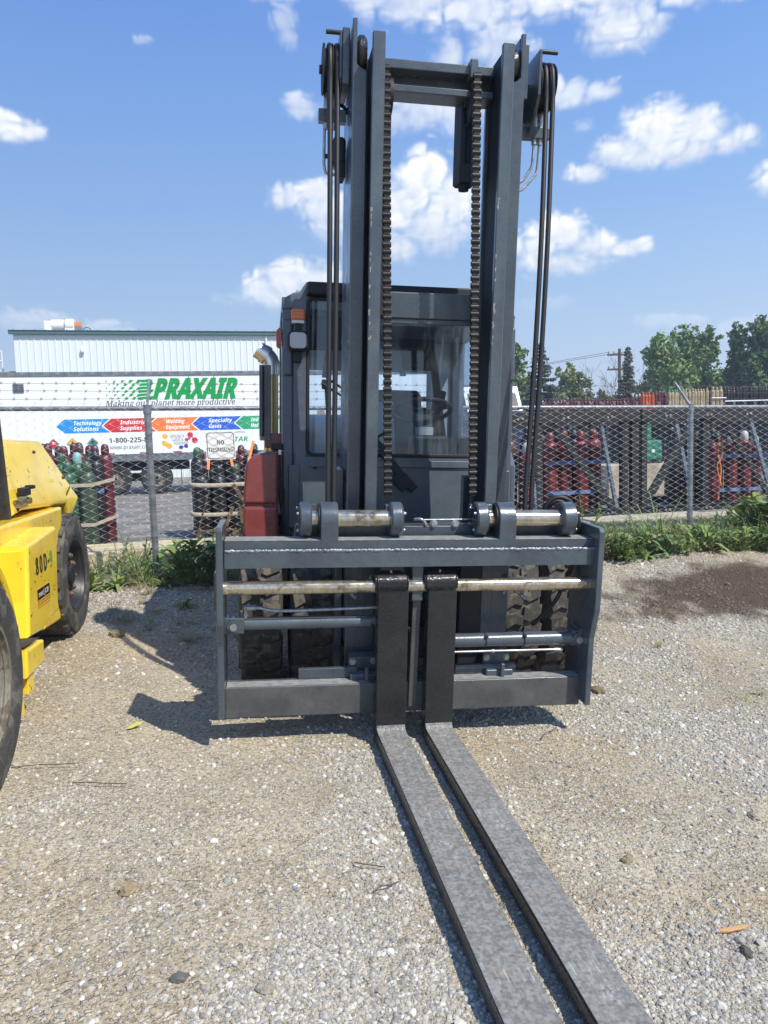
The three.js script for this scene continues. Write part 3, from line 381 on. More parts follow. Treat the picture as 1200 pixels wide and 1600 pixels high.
// ---------------------------------------------------------------- white semi trailer with printed side
{
  const v = 17.5, T = thing('semi_trailer', 'white gas supplier semi trailer parked in front of the warehouse', 'trailer', Y(0, v), YA), u0 = -6.6, u1 = 8.55;
  const k = [u0, u1, 1.19, 3.84];
  const art = canvasTex(2048, 512, (c, W, H) => {
    const X = (u) => (u - u0) / (u1 - u0) * W, Yh = (h) => H - (h - k[2]) / (k[3] - k[2]) * H, sx = W / (u1 - u0), sy = H / (k[3] - k[2]);
    c.fillStyle = '#eceeee'; c.fillRect(0, 0, W, H);
    c.strokeStyle = '#d5d8d9'; c.lineWidth = 1.5; for (let u = u0 + .6; u < u1; u += 1.22) { c.beginPath(); c.moveTo(X(u), 0); c.lineTo(X(u), H); c.stroke(); }
    c.save(); c.scale(1, 1); // flag of slanted dashes growing into a solid block
    c.fillStyle = '#0a9a49';
    for (let r = 0; r < 6; r++) for (let q = 0; q < 6; q++) { const u = -2.13 + q * .225 + (r % 2) * .09, h = 3.66 - r * .105, L = .03 + q * .036, t = .022 + q * .008; c.beginPath(); c.moveTo(X(u), Yh(h - t)); c.lineTo(X(u + L * .45), Yh(h + t)); c.lineTo(X(u + L + .04), Yh(h + t)); c.lineTo(X(u + L * .6), Yh(h - t)); c.fill(); }
    c.beginPath(); c.moveTo(X(-1.05), Yh(3.71)); c.lineTo(X(-.70), Yh(3.71)); c.lineTo(X(-.84), Yh(3.10)); c.lineTo(X(-1.2), Yh(3.10)); c.fill();
    c.fillStyle = '#eceeee'; for (let r = 0; r < 5; r++) { const h = 3.61 - r * .105; c.beginPath(); c.moveTo(X(-1.25), Yh(h - .03)); c.quadraticCurveTo(X(-1.05), Yh(h + .03), X(-.86), Yh(h + .012)); c.lineTo(X(-.9), Yh(h - .01)); c.quadraticCurveTo(X(-1.05), Yh(h - .0), X(-1.25), Yh(h - .05)); c.fill(); }
    c.restore();
    const text = (s, u, h, hh, w, font, fill, skew = 0, fat = 0) => { c.save(); c.font = font.replace('@', '100px'); const m = c.measureText(s).width; c.translate(X(u), Yh(h)); c.transform(1, 0, -skew, 1, 0, 0); c.scale((w * sx) / m, hh * sy / 72); c.fillStyle = fill; c.fillText(s, 0, 0); if (fat) { c.strokeStyle = fill; c.lineWidth = fat; c.lineJoin = 'miter'; c.strokeText(s, 0, 0); } c.restore(); };
    text('PRAXAIR', -.76, 3.12, .60, 2.58, 'bold @ sans-serif', '#0a9a49', .22, 9);
    c.lineWidth = 5; c.strokeStyle = '#0a9a49';
    text('Making our planet more productive', -2.17, 2.90, .17, 4.0, 'italic @ serif', '#34383d', 0, 2);
    const arrow = (a, b, col, l1, l2, last) => { c.fillStyle = '#f4f4f2'; const t = 2.515, m = 2.30, d = 2.085, n = .25; const path = (o) => { c.beginPath(); c.moveTo(X(a + o), Yh(m)); c.lineTo(X(a + n + o), Yh(t)); c.lineTo(X(b + n), Yh(t)); c.lineTo(X(b + n), Yh(d)); c.lineTo(X(a + n + o), Yh(d)); c.closePath(); c.fill(); }; path(-.05); c.fillStyle = col; path(0); text(l1, a + .50, 2.335, .125, l1.length * .083, 'italic bold @ sans-serif', '#fff'); text(l2, a + .49, 2.155, .125, l2.length * .083, 'italic bold @ sans-serif', '#fff'); };
    arrow(-3.65, -2.3, '#1f8fdb', 'Technology', 'Solutions'); arrow(-2.27, -.92, '#cc2f36', 'Industrial', 'Supplies'); arrow(-.88, .42, '#f07d34', 'Welding', 'Equipment'); arrow(.45, 1.78, '#2a62cf', 'Specialty', 'Gases'); arrow(1.81, 3.1, '#2da36c', 'Ind', 'Med');
    text('1-800-225-82', -2.13, 1.76, .15, 1.30, 'bold @ sans-serif', '#1d2125'); text('www.praxair.ca', -2.11, 1.56, .12, 1.12, '@ sans-serif', '#3c4247');
    const dot = (u, h, r, f) => { c.fillStyle = f; c.beginPath(); c.ellipse(X(u), Yh(h), r * sx, r * sy, 0, 0, 7); c.fill(); };
    dot(-.42, 1.92, .085, '#f0b63c'); dot(-.45, 1.70, .085, '#f0b63c'); dot(-.31, 1.61, .09, '#f0b63c'); dot(-.38, 1.655, .08, '#f0b63c');
    dot(.36, 1.95, .09, '#cf2c4b'); dot(.50, 1.77, .095, '#cf2c4b'); dot(.24, 1.80, .055, '#cf2c4b'); dot(.32, 1.84, .05, '#cf2c4b'); dot(.06, 1.56, .065, '#2b3c9b'); dot(.22, 1.60, .065, '#2b3c9b');
    c.strokeStyle = '#a33'; c.lineWidth = 4; c.beginPath(); c.moveTo(X(.38), Yh(1.93)); c.lineTo(X(.48), Yh(1.79)); c.stroke(); c.strokeStyle = '#2b3c9b'; c.beginPath(); c.moveTo(X(.06), Yh(1.56)); c.lineTo(X(.22), Yh(1.6)); c.stroke();
    text('SPECIALTY', -.26, 1.87, .085, .44, '@ sans-serif', '#444'); text('GASES &', -.2, 1.76, .085, .34, '@ sans-serif', '#444'); text('EQUIPMENT', -.16, 1.65, .085, .46, '@ sans-serif', '#444');
    text('S', 1.52, 1.70, .22, .2, 'bold @ sans-serif', '#159a58', .15); text('TAR', 1.73, 1.70, .155, .46, 'bold @ sans-serif', '#159a58', .15); c.strokeStyle = '#2b3f9e'; c.lineWidth = 4; c.beginPath(); c.moveTo(X(1.5), Yh(1.93)); c.quadraticCurveTo(X(1.8), Yh(2.04), X(2.1), Yh(1.99)); c.stroke();
    // pastel picture band further right, seen only through the cab glass
    const g = (u, h, w, hh, f) => { c.fillStyle = f; c.fillRect(X(u), Yh(h + hh), w * sx, hh * sy); }; g(3.2, 1.9, 3.6, .5, '#bfe3d3'); g(3.7, 2.2, .5, .8, '#8fd3b4'); g(4.4, 1.9, .5, .55, '#cf6a5a'); g(5.05, 2.0, .55, .5, '#e0a35c'); g(5.5, 1.9, .5, .6, '#c9655b'); dot(4.65, 2.55, .14, '#b08468'); dot(5.75, 2.62, .14, '#a87a60'); g(6.0, 1.75, .7, .5, '#d6d27a');
  });
  mesh('box_body', [bx(u0, u1, 1.17, 3.86, -2.56, -.012, .03)], M.white, T);
  mesh('side_graphic', new THREE.PlaneGeometry(u1 - u0 - .1, 2.65).translate((u0 + u1) / 2, 2.515, -.004), std({ map: art, roughness: .42 }), T, false);
  mesh('top_rail', [bx(u0 - .02, u1 + .02, 3.83, 3.95, -.06, .02, .01), bx(u0, u1, 3.94, 3.97, -2.5, -.03)], M.alu, T);
  mesh('bottom_rail', [bx(u0, u1, 1.16, 1.38, -.03, .012, .01), bx(u0, u1, 1.36, 1.40, -.02, .022, .005)], M.alu, T);
  for (let u = u0 + .3; u < u1; u += 1.02) mesh('reflector', bx(u, u + .26, 1.40, 1.445, .0, .008, .002), M.redLens, T);
  mesh('vent', [bx(-4.75, -4.45, 3.36, 3.62, -.01, .03), ...[0, 1, 2, 3].map((i) => bx(-4.74, -4.46, 3.39 + i * .06, 3.41 + i * .06, .03, .045, .002))], M.alu, T);
  const wheels = []; const mkWheel = (u) => { const w = mesh('wheel', [toCreasedNormals(new THREE.LatheGeometry([[.28, -.02], [.30, 0], [.36, .02], [.46, .015], [.50, -.03], [.51, -.12], [.49, -.26], [.30, -.28]].map(([r, y]) => new THREE.Vector2(r, y)), 32), .5).rotateX(Math.PI / 2).translate(u, .62, -.12)], M.tyreFar, T); mesh('wheel_rim', [new THREE.LatheGeometry([[.05, -.03], [.1, -.02], [.12, -.09], [.22, -.11], [.26, -.02], [.285, -.015]].map(([r, y]) => new THREE.Vector2(r, y)), 24).rotateX(Math.PI / 2).translate(u, .62, -.12), ...Array.from({ length: 10 }, (_, i) => cylZ(-.2, -.17, u + .165 * Math.cos(i * .628), .62 + .165 * Math.sin(i * .628), .018, 6))], M.rimDusty, w); };
  mkWheel(-2.0); mkWheel(-.74);
  mesh('undercarriage', [bx(-3.2, .3, .85, 1.16, -2.1, -.5), bx(-2.3, -.4, .5, .75, -1.7, -.8), cylZ(-2.2, -.3, -2.0, .62, .07), cylZ(-2.2, -.3, -.74, .62, .07), bx(1.0, 8.4, .95, 1.16, -1.9, -.7)], M.underside, T);
  mesh('mud_flap', bx(.02, .04, .25, 1.1, -.75, -.1), M.hose, T); mesh('mud_flap', bx(-2.75, -2.73, .3, 1.1, -.75, -.1), M.hose, T);
  mesh('landing_gear', [bx(6.9, 7.05, .12, 1.16, -.75, -.6), bx(6.8, 7.15, .1, .13, -.85, -.5)], M.rackDark, T); mesh('landing_gear', bx(6.9, 7.05, .12, 1.16, -2.0, -1.85), M.rackDark, T);
  const plac = (u, top, bottom, mark) => { const t = canvasTex(128, 128, (c) => { c.fillStyle = '#8f9496'; c.fillRect(0, 0, 128, 128); c.save(); c.translate(64, 64); c.rotate(Math.PI / 4); c.fillStyle = bottom; c.fillRect(-38, -38, 76, 76); c.restore(); c.fillStyle = mark; c.beginPath(); c.moveTo(52, 62); c.quadraticCurveTo(48, 46, 60, 32); c.quadraticCurveTo(62, 44, 68, 40); c.quadraticCurveTo(80, 52, 74, 62); c.fill(); c.fillRect(48, 64, 32, 5); }); mesh('placard', [ext(poly([[u - .165, 1.78], [u, 1.615], [u + .165, 1.78], [u, 1.945]]), .008, .014, .001)], M.alu, T); const g = new THREE.PlaneGeometry(.233, .233).rotateZ(0); const d = new THREE.ShapeGeometry(poly([[u - .15, 1.78], [u, 1.63], [u + .15, 1.78], [u, 1.93]])), p = d.attributes.position, q = d.attributes.uv; for (let i = 0; i < p.count; i++) { q.setXY(i, (p.getX(i) - u) / .33 + .5, (p.getY(i) - 1.78) / .33 + .5); } d.translate(0, 0, .0165); mesh('placard_face', d, std({ map: t, roughness: .5 }), T, false); };
  plac(-3.72, 0, '#c9202e', '#f4e9e9'); plac(-3.17, 0, '#f0b429', '#2a2418'); plac(-2.58, 0, '#3e7f6d', '#0f2a22');
}

// ---------------------------------------------------------------- ribbed metal warehouse
{
  const B = thing('warehouse', 'pale ribbed steel warehouse with dark teal roof edge behind the white trailer', 'building', Y(0, 31), YA), u0 = -7.33, u1 = 13.2, p = .305;
  const panel = ready([ext(poly([[0, 0], [.0, .006], [.235, .006], [.25, .034], [.285, .034], [.30, .006], [.305, .006], [.305, 0]]), 0, 7.0, 0).rotateX(-Math.PI / 2)]);
  for (let i = 0; i * p < u1 - u0; i++) { const m = mesh('wall_panel', panel, M.siding, B); m.rotation.x = 0; m.position.set(u0 + i * p, .08, 0); m.scale.z = -1; }
  mesh('gable_wall', [bx(u0 - .02, u0 + .1, .08, 7.05, -16, -.05), bx(u1 - .1, u1 + .02, .08, 7.05, -16, -.05), bx(u0, u1, .08, 7.0, -16, -15.9), bx(u0, u1, 2, 7.0, -.3, -.2)], M.siding, B);
  mesh('roof', [bx(u0 - .12, u1 + .1, 7.13, 7.18, -16.1, .12, .005)], M.alu, B);
  mesh('roof_edge', [bx(u0 - .18, u1 + .15, 6.98, 7.16, .045, .20, .02), bx(u0 - .18, u1 + .15, 7.14, 7.165, -.2, .24)], M.teal, B);
  mesh('snow_stop', Array.from({ length: 44 }, (_, i) => bx(u0 + i * .46, u0 + .05 + i * .46, 7.16, 7.215, .06, .1, .003)), M.galv, B);
  mesh('downpipe', bx(4.22, 4.30, .1, 6.98, .04, .10), M.white, B);
  const L = mesh('wall_lamp', [bx(-4.43, -4.28, 6.18, 6.33, .04, .18, .02), bx(-4.40, -4.31, 6.30, 6.42, .03, .10)], M.white, B); mesh('lens', bx(-4.42, -4.29, 6.14, 6.185, .06, .17), M.lamp, L);
  const F = mesh('roof_fan', [new THREE.CylinderGeometry(.27, .27, .55, 20).rotateZ(Math.PI / 2).translate(-5.45, 7.5, -.6), bx(-6.08, -5.72, 7.16, 7.68, -.85, -.35, .05)], M.white, B);
  mesh('fan_housing', [discX(-5.15, -4.72, 7.5, -.6, .30, .05, 28), bx(-5.15, -4.72, 7.18, 7.45, -.85, -.35, .02)], M.white, F); mesh('motor', bx(-4.74, -4.40, 7.22, 7.45, -.8, -.4, .02), M.galv, F); mesh('warning_plate', [bx(-4.72, -4.40, 7.46, 7.64, -.5, -.42, .004)], M.strapOrange, F); mesh('fan_cable', tube([[-4.38, 7.2, -.5], [-4.25, 7.38, -.5], [-4.05, 7.36, -.5], [-3.98, 7.18, -.5]], .018, 16, 6), M.hose, F);
  const A = thing('low_annex', 'flat roofed white annex with roof railing left of the warehouse', 'building', Y(0, 31.5), YA);
  mesh('wall', bx(-22, -7.36, .08, 5.2, -8, -.1), M.siding, A); mesh('roof_edge', [bx(-22, -7.30, 5.18, 5.30, -8.1, .05)], M.teal, A);
  mesh('roof_gravel', bx(-22, -7.36, 5.29, 5.36, -8, -.05), M.concrete, A);
  mesh('railing', [...[-10.6, -9.4, -8.2].map((u) => cylY(5.3, 6.42, u, -1, .03, 8)), rod([-12, 6.42, -1], [-8.2, 6.42, -1], .03), rod([-12, 5.95, -1], [-8.2, 5.95, -1], .025), bx(-12, -8.15, 5.38, 5.5, -1.05, -.95)], M.white, A);
}

// ---------------------------------------------------------------- gas cylinders
const cylProto = new Map(), ORD = ['first', 'second', 'third', 'fourth', 'fifth', 'sixth', 'seventh', 'eighth', 'ninth'];
function gasCyl(color, r, h, seg = 20, capColor) {
  const key = [color, r, h, seg, capColor].join();
  if (!cylProto.has(key)) {
    const n = Math.min(r * 1.0, .11), hc = Math.min(.15, r * 1.5), b = h - hc, pts = [[0, 0], [r * .94, 0], [r, .02], [r, b - n * 1.0]]; for (let i = 1; i <= 5; i++) { const a = i / 5 * Math.PI / 2; pts.push([lerp(r, r * .42, 1 - Math.cos(a) ** .9), b - n + n * Math.sin(a) ** 1.2]); } pts.push([r * .34, b + .02]);
    cylProto.set(key, [ready([toCreasedNormals(new THREE.LatheGeometry(pts.map(([a, c]) => new THREE.Vector2(a, c)), seg), .7)]), ready([toCreasedNormals(new THREE.LatheGeometry([[r * .40, b - .02], [r * .56, b], [r * .58, b + hc * .45], [r * .52, b + hc * .74], [r * .36, b + hc * .93], [0, h + .004]].map(([a, c]) => new THREE.Vector2(a, c)), Math.max(8, seg - 6)), .7)])]);
  }
  return [cylProto.get(key), gasPaint[color], gasPaint[capColor ?? color]];
}
function cylinder(u, v, y, color, r, h, label, group, cap, seg) { const [[a, b], m, mc] = gasCyl(color, r, h, seg, cap), t = thing('gas_cylinder', label, 'gas cylinder', Y(u, v, y), (u * 37 + v * 11) % 6.28, group); mesh('body', a, m, t); mesh('valve_cap', b, mc, t); return t; }
{ // left bundle, on the yard behind the fence beside the yellow truck
  const gr = 'gas cylinders strapped together beside the yellow truck', y = yardH(3);
  [['green', -1.42, 2.92, 1.12, 'tall dark green gas cylinder half hidden by the yellow engine cover'], ['green', -1.185, 2.9, 1.13, 'green gas cylinder with round shoulder, left of the two front ones in the strapped bundle'], ['olive', -.955, 2.9, 1.13, 'olive green gas cylinder, right of the two front ones in the strapped bundle'], ['black', -.865, 3.10, 1.26, 'black gas cylinder between green and maroon ones in the left bundle'], ['maroon', -.755, 3.30, 1.34, 'maroon gas cylinder with orange tape at the right end of the left bundle']].forEach(([c, u, v, h, l]) => cylinder(u, v, y, c, c === 'maroon' || c === 'black' ? .095 : .113, h, l));
  [['green', -1.30], ['teal', -1.10], ['green', -.92]].forEach(([c, u], i) => cylinder(u, 3.16, y, 'green', .1, 1.24, ['slim green gas cylinder with bottle green cap, second row left', 'gas cylinder with pale mint cap behind the front green ones', 'dark green gas cylinder behind the olive one'][i], undefined, c));
  for (let k = 0; k < 9; k++) cylinder(-1.70 + (k % 5) * .20 + (k > 4 ? .1 : 0), k > 4 ? 3.66 : 3.42, y, 'maroon', .098, 1.33 + .04 * (k % 2), `maroon gas cylinder, ${ORD[k % 5]} from the left in the ${k > 4 ? 'rearmost' : 'third'} row of the left bundle`, gr, k === 3 ? 'brown' : undefined);
  const s1 = thing('cargo_strap', 'beige strap tied round the upper half of the green cylinders', 'strap', Y(0, 2.9, y), YA); mesh('webbing', [bx(-1.5, -.86, .785, .83, .115, .120, .001), bar([-.86, .815, .118], [-.64, .86, -.3], .005, .045, [0, 1, 0])], M.strapBeige, s1);
  const s2 = thing('cargo_strap', 'beige strap tied round the foot of the green cylinders', 'strap', Y(0, 2.9, y), YA); mesh('webbing', [bx(-1.5, -.86, .265, .31, .115, .120, .001), bar([-.86, .295, .118], [-.62, .36, -.3], .005, .045, [0, 1, 0])], M.strapBeige, s2);
  const s3 = thing('cargo_strap', 'short blue strap round the black cylinder of the left bundle', 'strap', Y(-.865, 3.10, y + .72), YA); mesh('webbing', [bx(-.1, .1, -.03, .03, .094, .101, .001)], M.strapBlue, s3);
}
{ // right bundle: black wrapped cylinders on a pallet beside the red mudguard
  const y = yardH(3), gr = 'black gas cylinders banded on the pallet under the fence sign';
  const P0 = thing('pallet', 'wooden pallet under the banded black cylinders', 'pallet', Y(.36, 2.86, y), YA); for (let i = 0; i < 6; i++) mesh('slat', bx(0, 1.15, .10, .125, -.14 * i - .11, -.14 * i, .003), M.wood, P0); for (const u of [.02, .52, 1.03]) mesh('runner', bx(u, u + .09, 0, .10, -.82, 0, .004), M.wood, P0);
  for (let k = 0; k < 4; k++) cylinder(.50 + k * .235, 3.02, y + .126, 'black', .115, [.90, .89, .90, .91][k], `black gas cylinder, ${ORD[k]} from the left in the front row of the banded pallet`, gr, k === 2 ? 'olive' : 'black');
  cylinder(.47, 3.28, y + .126, 'black', .105, 1.13, 'tall black gas cylinder rising at the left of the banded pallet', undefined, 'green');
  [['olive', .72], ['black', .93], ['black', 1.15]].forEach(([c, u], i) => cylinder(u, 3.28, y + .126, c, .105, 1.0, ['olive shouldered gas cylinder just below the fence sign', 'black gas cylinder behind the orange straps', 'black gas cylinder behind the red mudguard edge'][i], undefined, 'black'));
  ['maroon', 'maroon', 'black', 'maroon', 'black'].forEach((c, i) => cylinder(.52 + i * .19, 3.52, y + .126, c, .092, 1.10 + .015 * i, ['maroon capped cylinder left of the fence sign', 'maroon capped cylinder hidden behind the fence sign', 'black capped cylinder right of the fence sign', 'maroon capped cylinder right of the fence sign, third in its row', 'black capped cylinder at the right end of the back row'][i]));
  for (const [h, l] of [[.62, 'upper'], [.22, 'lower']]) { const s = thing('cargo_strap', `beige ${l} band round the black pallet cylinders`, 'strap', Y(.36, 2.86, y + .126 + h), YA); mesh('webbing', tube([[0, 0, -.2], [.05, 0, .035], [.3, -.015, .048], [.75, -.01, .05], [1.0, .01, .03], [1.1, .02, -.2]], .03, 30, 6).scale(1, 1, .5), M.strapBeige, s); }
  [[.93, .98, .88, 1.3], [1.1, .86, 1.24, 1.32], [.60, .95, .63, 1.22]].forEach(([a, b, c, d], i) => { const s = mesh('cargo_strap', bar([a, b, .10], [c, d, -.1], .035, .006), M.strapOrange); s.position.set(...Y(0, 3.0, y)); s.rotation.y = YA; tag(s, ['orange strap hanging below the right half of the fence sign', 'bright orange strap crossing up to the red mudguard', 'thin orange strap at the left under the fence sign'][i], 'strap'); });
  [[.80, .12, .90, .38], [1.02, .14, 1.0, .42], [1.08, .40, .92, .68], [.34, -.2, .60, .62]].forEach(([a, b, c, d], i) => { const s = mesh(i === 3 ? 'rope' : 'timber_lath', i === 3 ? rod([a, b, .12], [c, d, .10], .009) : bar([a, b, .14], [c, d, .08], .05, .014), M.wood); s.position.set(...Y(0, 2.9, y + .06)); s.rotation.y = YA; tag(s, ['pale broken lath leaning on the pallet right of centre', 'upright pale lath nearest the red mudguard', 'light splintered board leaning across the upper band', 'thin cord hanging from the upper band to the ground'][i], i === 3 ? 'rope' : 'board'); });
  const lb = mesh('teal_label', ext(rrect(-.09, .09, -.09, .09, .02), 0, .004, .0005), paint(.02, .30, .26)); lb.position.set(...Y(1.22, 2.88, y + .82)); lb.rotation.set(0, YA, .3); tag(lb, 'teal label plate beside the red mudguard on the banded cylinders', 'label');
}
{ // steel racks behind the right part of the fence
  const y0 = .375;
  const rack = (u0, u1, label, diag, posts) => {
    const t = thing('steel_rack', label, 'rack', Y(0, 2.2), YA);
    mesh('top_beam', [bx(u0, u1, 1.755, 1.90, -.14, 0, .008), bx(u0, u1, 1.745, 1.76, -.16, .02, .003)], M.rackDark, t);
    mesh('bottom_beam', [bx(u0, u1, y0 - .04, y0 + .085, -.14, 0, .008), bx(u0, u1, y0 + .08, y0 + .095, -.16, .02, .003)], M.rackDark, t);
    for (const [u, w] of posts) mesh('post', bx(u, u + w, y0 + .09, 1.75, -.12, -.02, .006), M.rackDark, t);
    for (const [a, b, c, d, w, m] of diag) mesh('brace', bar([a, b, -.05], [c, d, -.05], w, .05), m, t);
    mesh('bolts', [u0 + .4, u0 + 1.1, u0 + 1.8].flatMap((u) => [[0, 0], [.07, .01]].flatMap(([du, dh]) => [...bolt(u + du, 1.80 + dh, 0, .014, .014), ...bolt(u + du, y0 + .03 + dh, 0, .014, .014)])), M.zinc, t);
    mesh('rear_beam', [bx(u0, u1, 1.70, 1.85, -1.6, -1.5), bx(u0, u1, y0, y0 + .1, -1.6, -1.5), bx(u0, u0 + .1, y0, 1.8, -1.6, -1.5), bx(u1 - .1, u1, y0, 1.8, -1.6, -1.5)], M.rackDark, t);
  };
  rack(4.45, 6.78, 'dark steel cylinder rack directly right of the big forklift mast', [[5.40, 1.73, 6.38, .45, .095, M.rackDark], [6.16, 1.74, 6.42, .47, .05, M.rackBlue], [5.06, 1.15, 5.15, .47, .05, M.rackBlue]], [[5.13, .10], [6.50, .10], [6.66, .11]]);
  rack(6.81, 9.1, 'dark steel cylinder rack behind the right fence post', [[7.72, 1.75, 6.85, .45, .12, M.rackDark], [7.40, 1.73, 7.68, .60, .06, M.rackBlue], [8.30, 1.62, 9.10, .50, .08, M.rackDark], [8.70, 1.73, 9.05, .72, .06, M.rackBlue]], [[6.82, .09], [7.86, .09]]);
  rack(9.13, 11.4, 'dark steel cylinder rack running out of view at the right', [[9.4, 1.7, 10.6, .5, .08, M.rackDark]], [[9.14, .1], [11.2, .1]]);
  [[5.62, 2.78], [5.86, 2.80], [6.12, 2.76], [6.36, 2.80]].forEach(([u, v], i) => cylinder(u, v, y0, 'red', .112, [1.24, 1.27, 1.25, 1.27][i], ['red gas cylinder left of the diagonal brace in the left rack', 'red gas cylinder behind the top of the diagonal brace', 'bright red gas cylinder third in the left rack', 'bright red gas cylinder nearest the double post in the left rack'][i]));
  cylinder(5.32, 2.95, y0, 'red', .112, 1.1, 'red gas cylinder with white shoulder just right of the mast hoses', undefined, 'white');
  [[8.55, 2.9], [8.80, 2.78], [9.06, 2.8], [9.30, 2.85]].forEach(([u, v], i) => cylinder(u, v, y0, 'red', .108, [1.0, 1.15, 1.18, 1.1][i], ['short red gas cylinder beside the bright ropes in the right rack', 'red gas cylinder with white collar in the right rack, left of the pair', 'red gas cylinder with white collar in the right rack, right of the pair', 'red gas cylinder cut by the right margin'][i], undefined, i ? 'white' : undefined));
  for (let k = 0; k < 34; k++) { const u = 4.62 + (k % 17) * .262, v = 3.12 + (k > 16 ? .3 : 0) + .03 * (k % 3); if (u > 6.35 && u < 7.8) continue; cylinder(u + (k > 16 ? .12 : 0), v, y0, k % 5 === 2 ? 'brown' : 'black', .108, 1.16 + .06 * (k % 4), 'black gas cylinder added deep in the racks as dark backing', 'black gas cylinders added to the steel racks as dark backing', undefined, 14); }  // rows added as dark backing for the deep shadow inside the racks
  for (const [a, b, h, l] of [[5.5, 6.49, 1.15, 'pale blue strap across the upper part of the red cylinders in the left rack'], [5.5, 6.49, .70, 'blue strap across the lower part of the red cylinders in the left rack'], [8.42, 9.4, 1.16, 'grey blue strap across the red cylinders in the right rack'], [8.42, 9.4, .62, 'grey strap low across the red cylinders in the right rack']]) { const s = thing('cargo_strap', l, 'strap', Y(0, 2.64, h), YA); mesh('webbing', bx(a, b, -.028, .028, -.006, 0, .001), M.strapBlue, s); }
  const rp = thing('rope', 'knotted orange and tan ropes hanging in the right rack', 'rope', Y(0, 2.6), YA); mesh('strand', [tube([[8.44, 1.5, 0], [8.40, 1.2, .02], [8.47, .95, 0], [8.42, .5, .01]], .012), tube([[8.5, 1.45, 0], [8.46, 1.15, .03], [8.40, 1.0, 0], [8.50, .62, .01]], .010)], M.strapOrange, rp);
  // green covered pallets on the paving between the racks
  [[8.90, 5.9, .99, .40, .36, 'green plastic wrapped stack standing behind, smaller upper bundle'], [8.92, 5.7, .99, .46, .40, 'green plastic wrapped bundle on a pallet, lower of the two']].forEach(([u, v, y, w, h, l], i) => {
    const t = thing('wrapped_pallet', l, 'pallet load', Y(u, v, i ? .60 : .60), YA); const g = new RoundedBoxGeometry(w, h, w, 5, .05), p = g.attributes.position; for (let k = 0; k < p.count; k++) { const x = p.getX(k), yy = p.getY(k), z = p.getZ(k), n = (fbm(x * 9 + i * 7, yy * 9 + z * 5, 3, 400) - .5) * .05; p.setXYZ(k, x * (1 + n * 2) + n * .4, yy + n * .3, z * (1 + n * 2)); } g.computeVertexNormals();
    mesh('tarp', g.translate(w / 2, (i ? .42 : .80) + h / 2, 0), M.tarp, t); mesh('pallet_base', [bx(0, w, i ? .37 : .76, i ? .40 : .79, -w / 2, w / 2), bx(0, .06, i ? .35 : .74, i ? .37 : .76, -w / 2, w / 2), bx(w - .06, w, i ? .35 : .74, i ? .37 : .76, -w / 2, w / 2)], M.rackDark, t); mesh('sticker', bx(w * .45, w * .6, (i ? .58 : .95), (i ? .64 : 1.01), w / 2 + .004, w / 2 + .012, .001), M.white, t);
  });
  { const b = mesh('concrete_block', bx(0, 1.72, 0, .72, -1.1, 0, .02), M.concrete); b.position.set(...Y(8.12, 5.35, .245)); b.rotation.y = YA; tag(b, 'large pale grey concrete block under the green wrapped bundles', 'block'); }
  // cylinders in crates on a high stand further back: their tops show above the racks
  const st = thing('loading_stand', 'long dark raised stand carrying rows of small gas cylinders behind the racks', 'stand', Y(0, 16), YA); mesh('deck', bx(11.5, 22.5, 2.20, 2.33, -1.0, .2), M.rackDark, st); for (let u = 11.6; u < 22.6; u += 1.36) mesh('leg', bx(u, u + .1, .1, 2.20, -.1, 0), M.rackDark, st); mesh('back_panel', bx(11.5, 22.5, .15, 2.20, -1.0, -.95), M.rackDark, st); mesh('guard_rail', [rod([18.95, 2.62, .17], [22.5, 2.64, .17], .022), rod([18.4, 2.75, .17], [19.0, 2.74, .17], .02)], M.white, st);
  const row = (u0, n, step, color, h, label, cap, v = 16, r = .06) => { for (let i = 0; i < n; i++) cylinder(u0 + i * step + (hash(i, n, 3) - .5) * .02, v + (hash(i, n, 5) - .5) * .06, 2.334, color, r, h + (hash(i, n, 7) - .5) * .05, n < 10 ? `${label}, ${ORD[i]} from the left` : label, label.replace('gas cylinder', 'gas cylinders'), cap, 8); };
  row(12.05, 24, .135, 'maroon', .46, 'tiny maroon gas cylinder with red cap in the low row beneath the spruces', 'red'); row(15.36, 3, .125, 'maroon', .60, 'small maroon gas cylinder between the brown spruce and the orange row', 'white'); row(15.76, 4, .125, 'orange', .66, 'small orange gas cylinder in the raised row above the right rack'); row(16.27, 4, .12, 'maroon', .70, 'small maroon gas cylinder right of the orange row', 'brown'); row(16.78, 5, .12, 'tan', .74, 'small tan gas cylinder with bright green cap', 'lime'); row(17.36, 9, .122, 'tan', .76, 'small tan gas cylinder with pale cap in the long tan row', 'tan'); row(18.54, 3, .155, 'tan', .82, 'larger tan gas cylinder at the end of the tan row', 'tan', 15.95, .075); row(19.06, 16, .135, 'black', .80, 'small black gas cylinder with pale shoulder at the far right', 'brown', 16, .066);
}

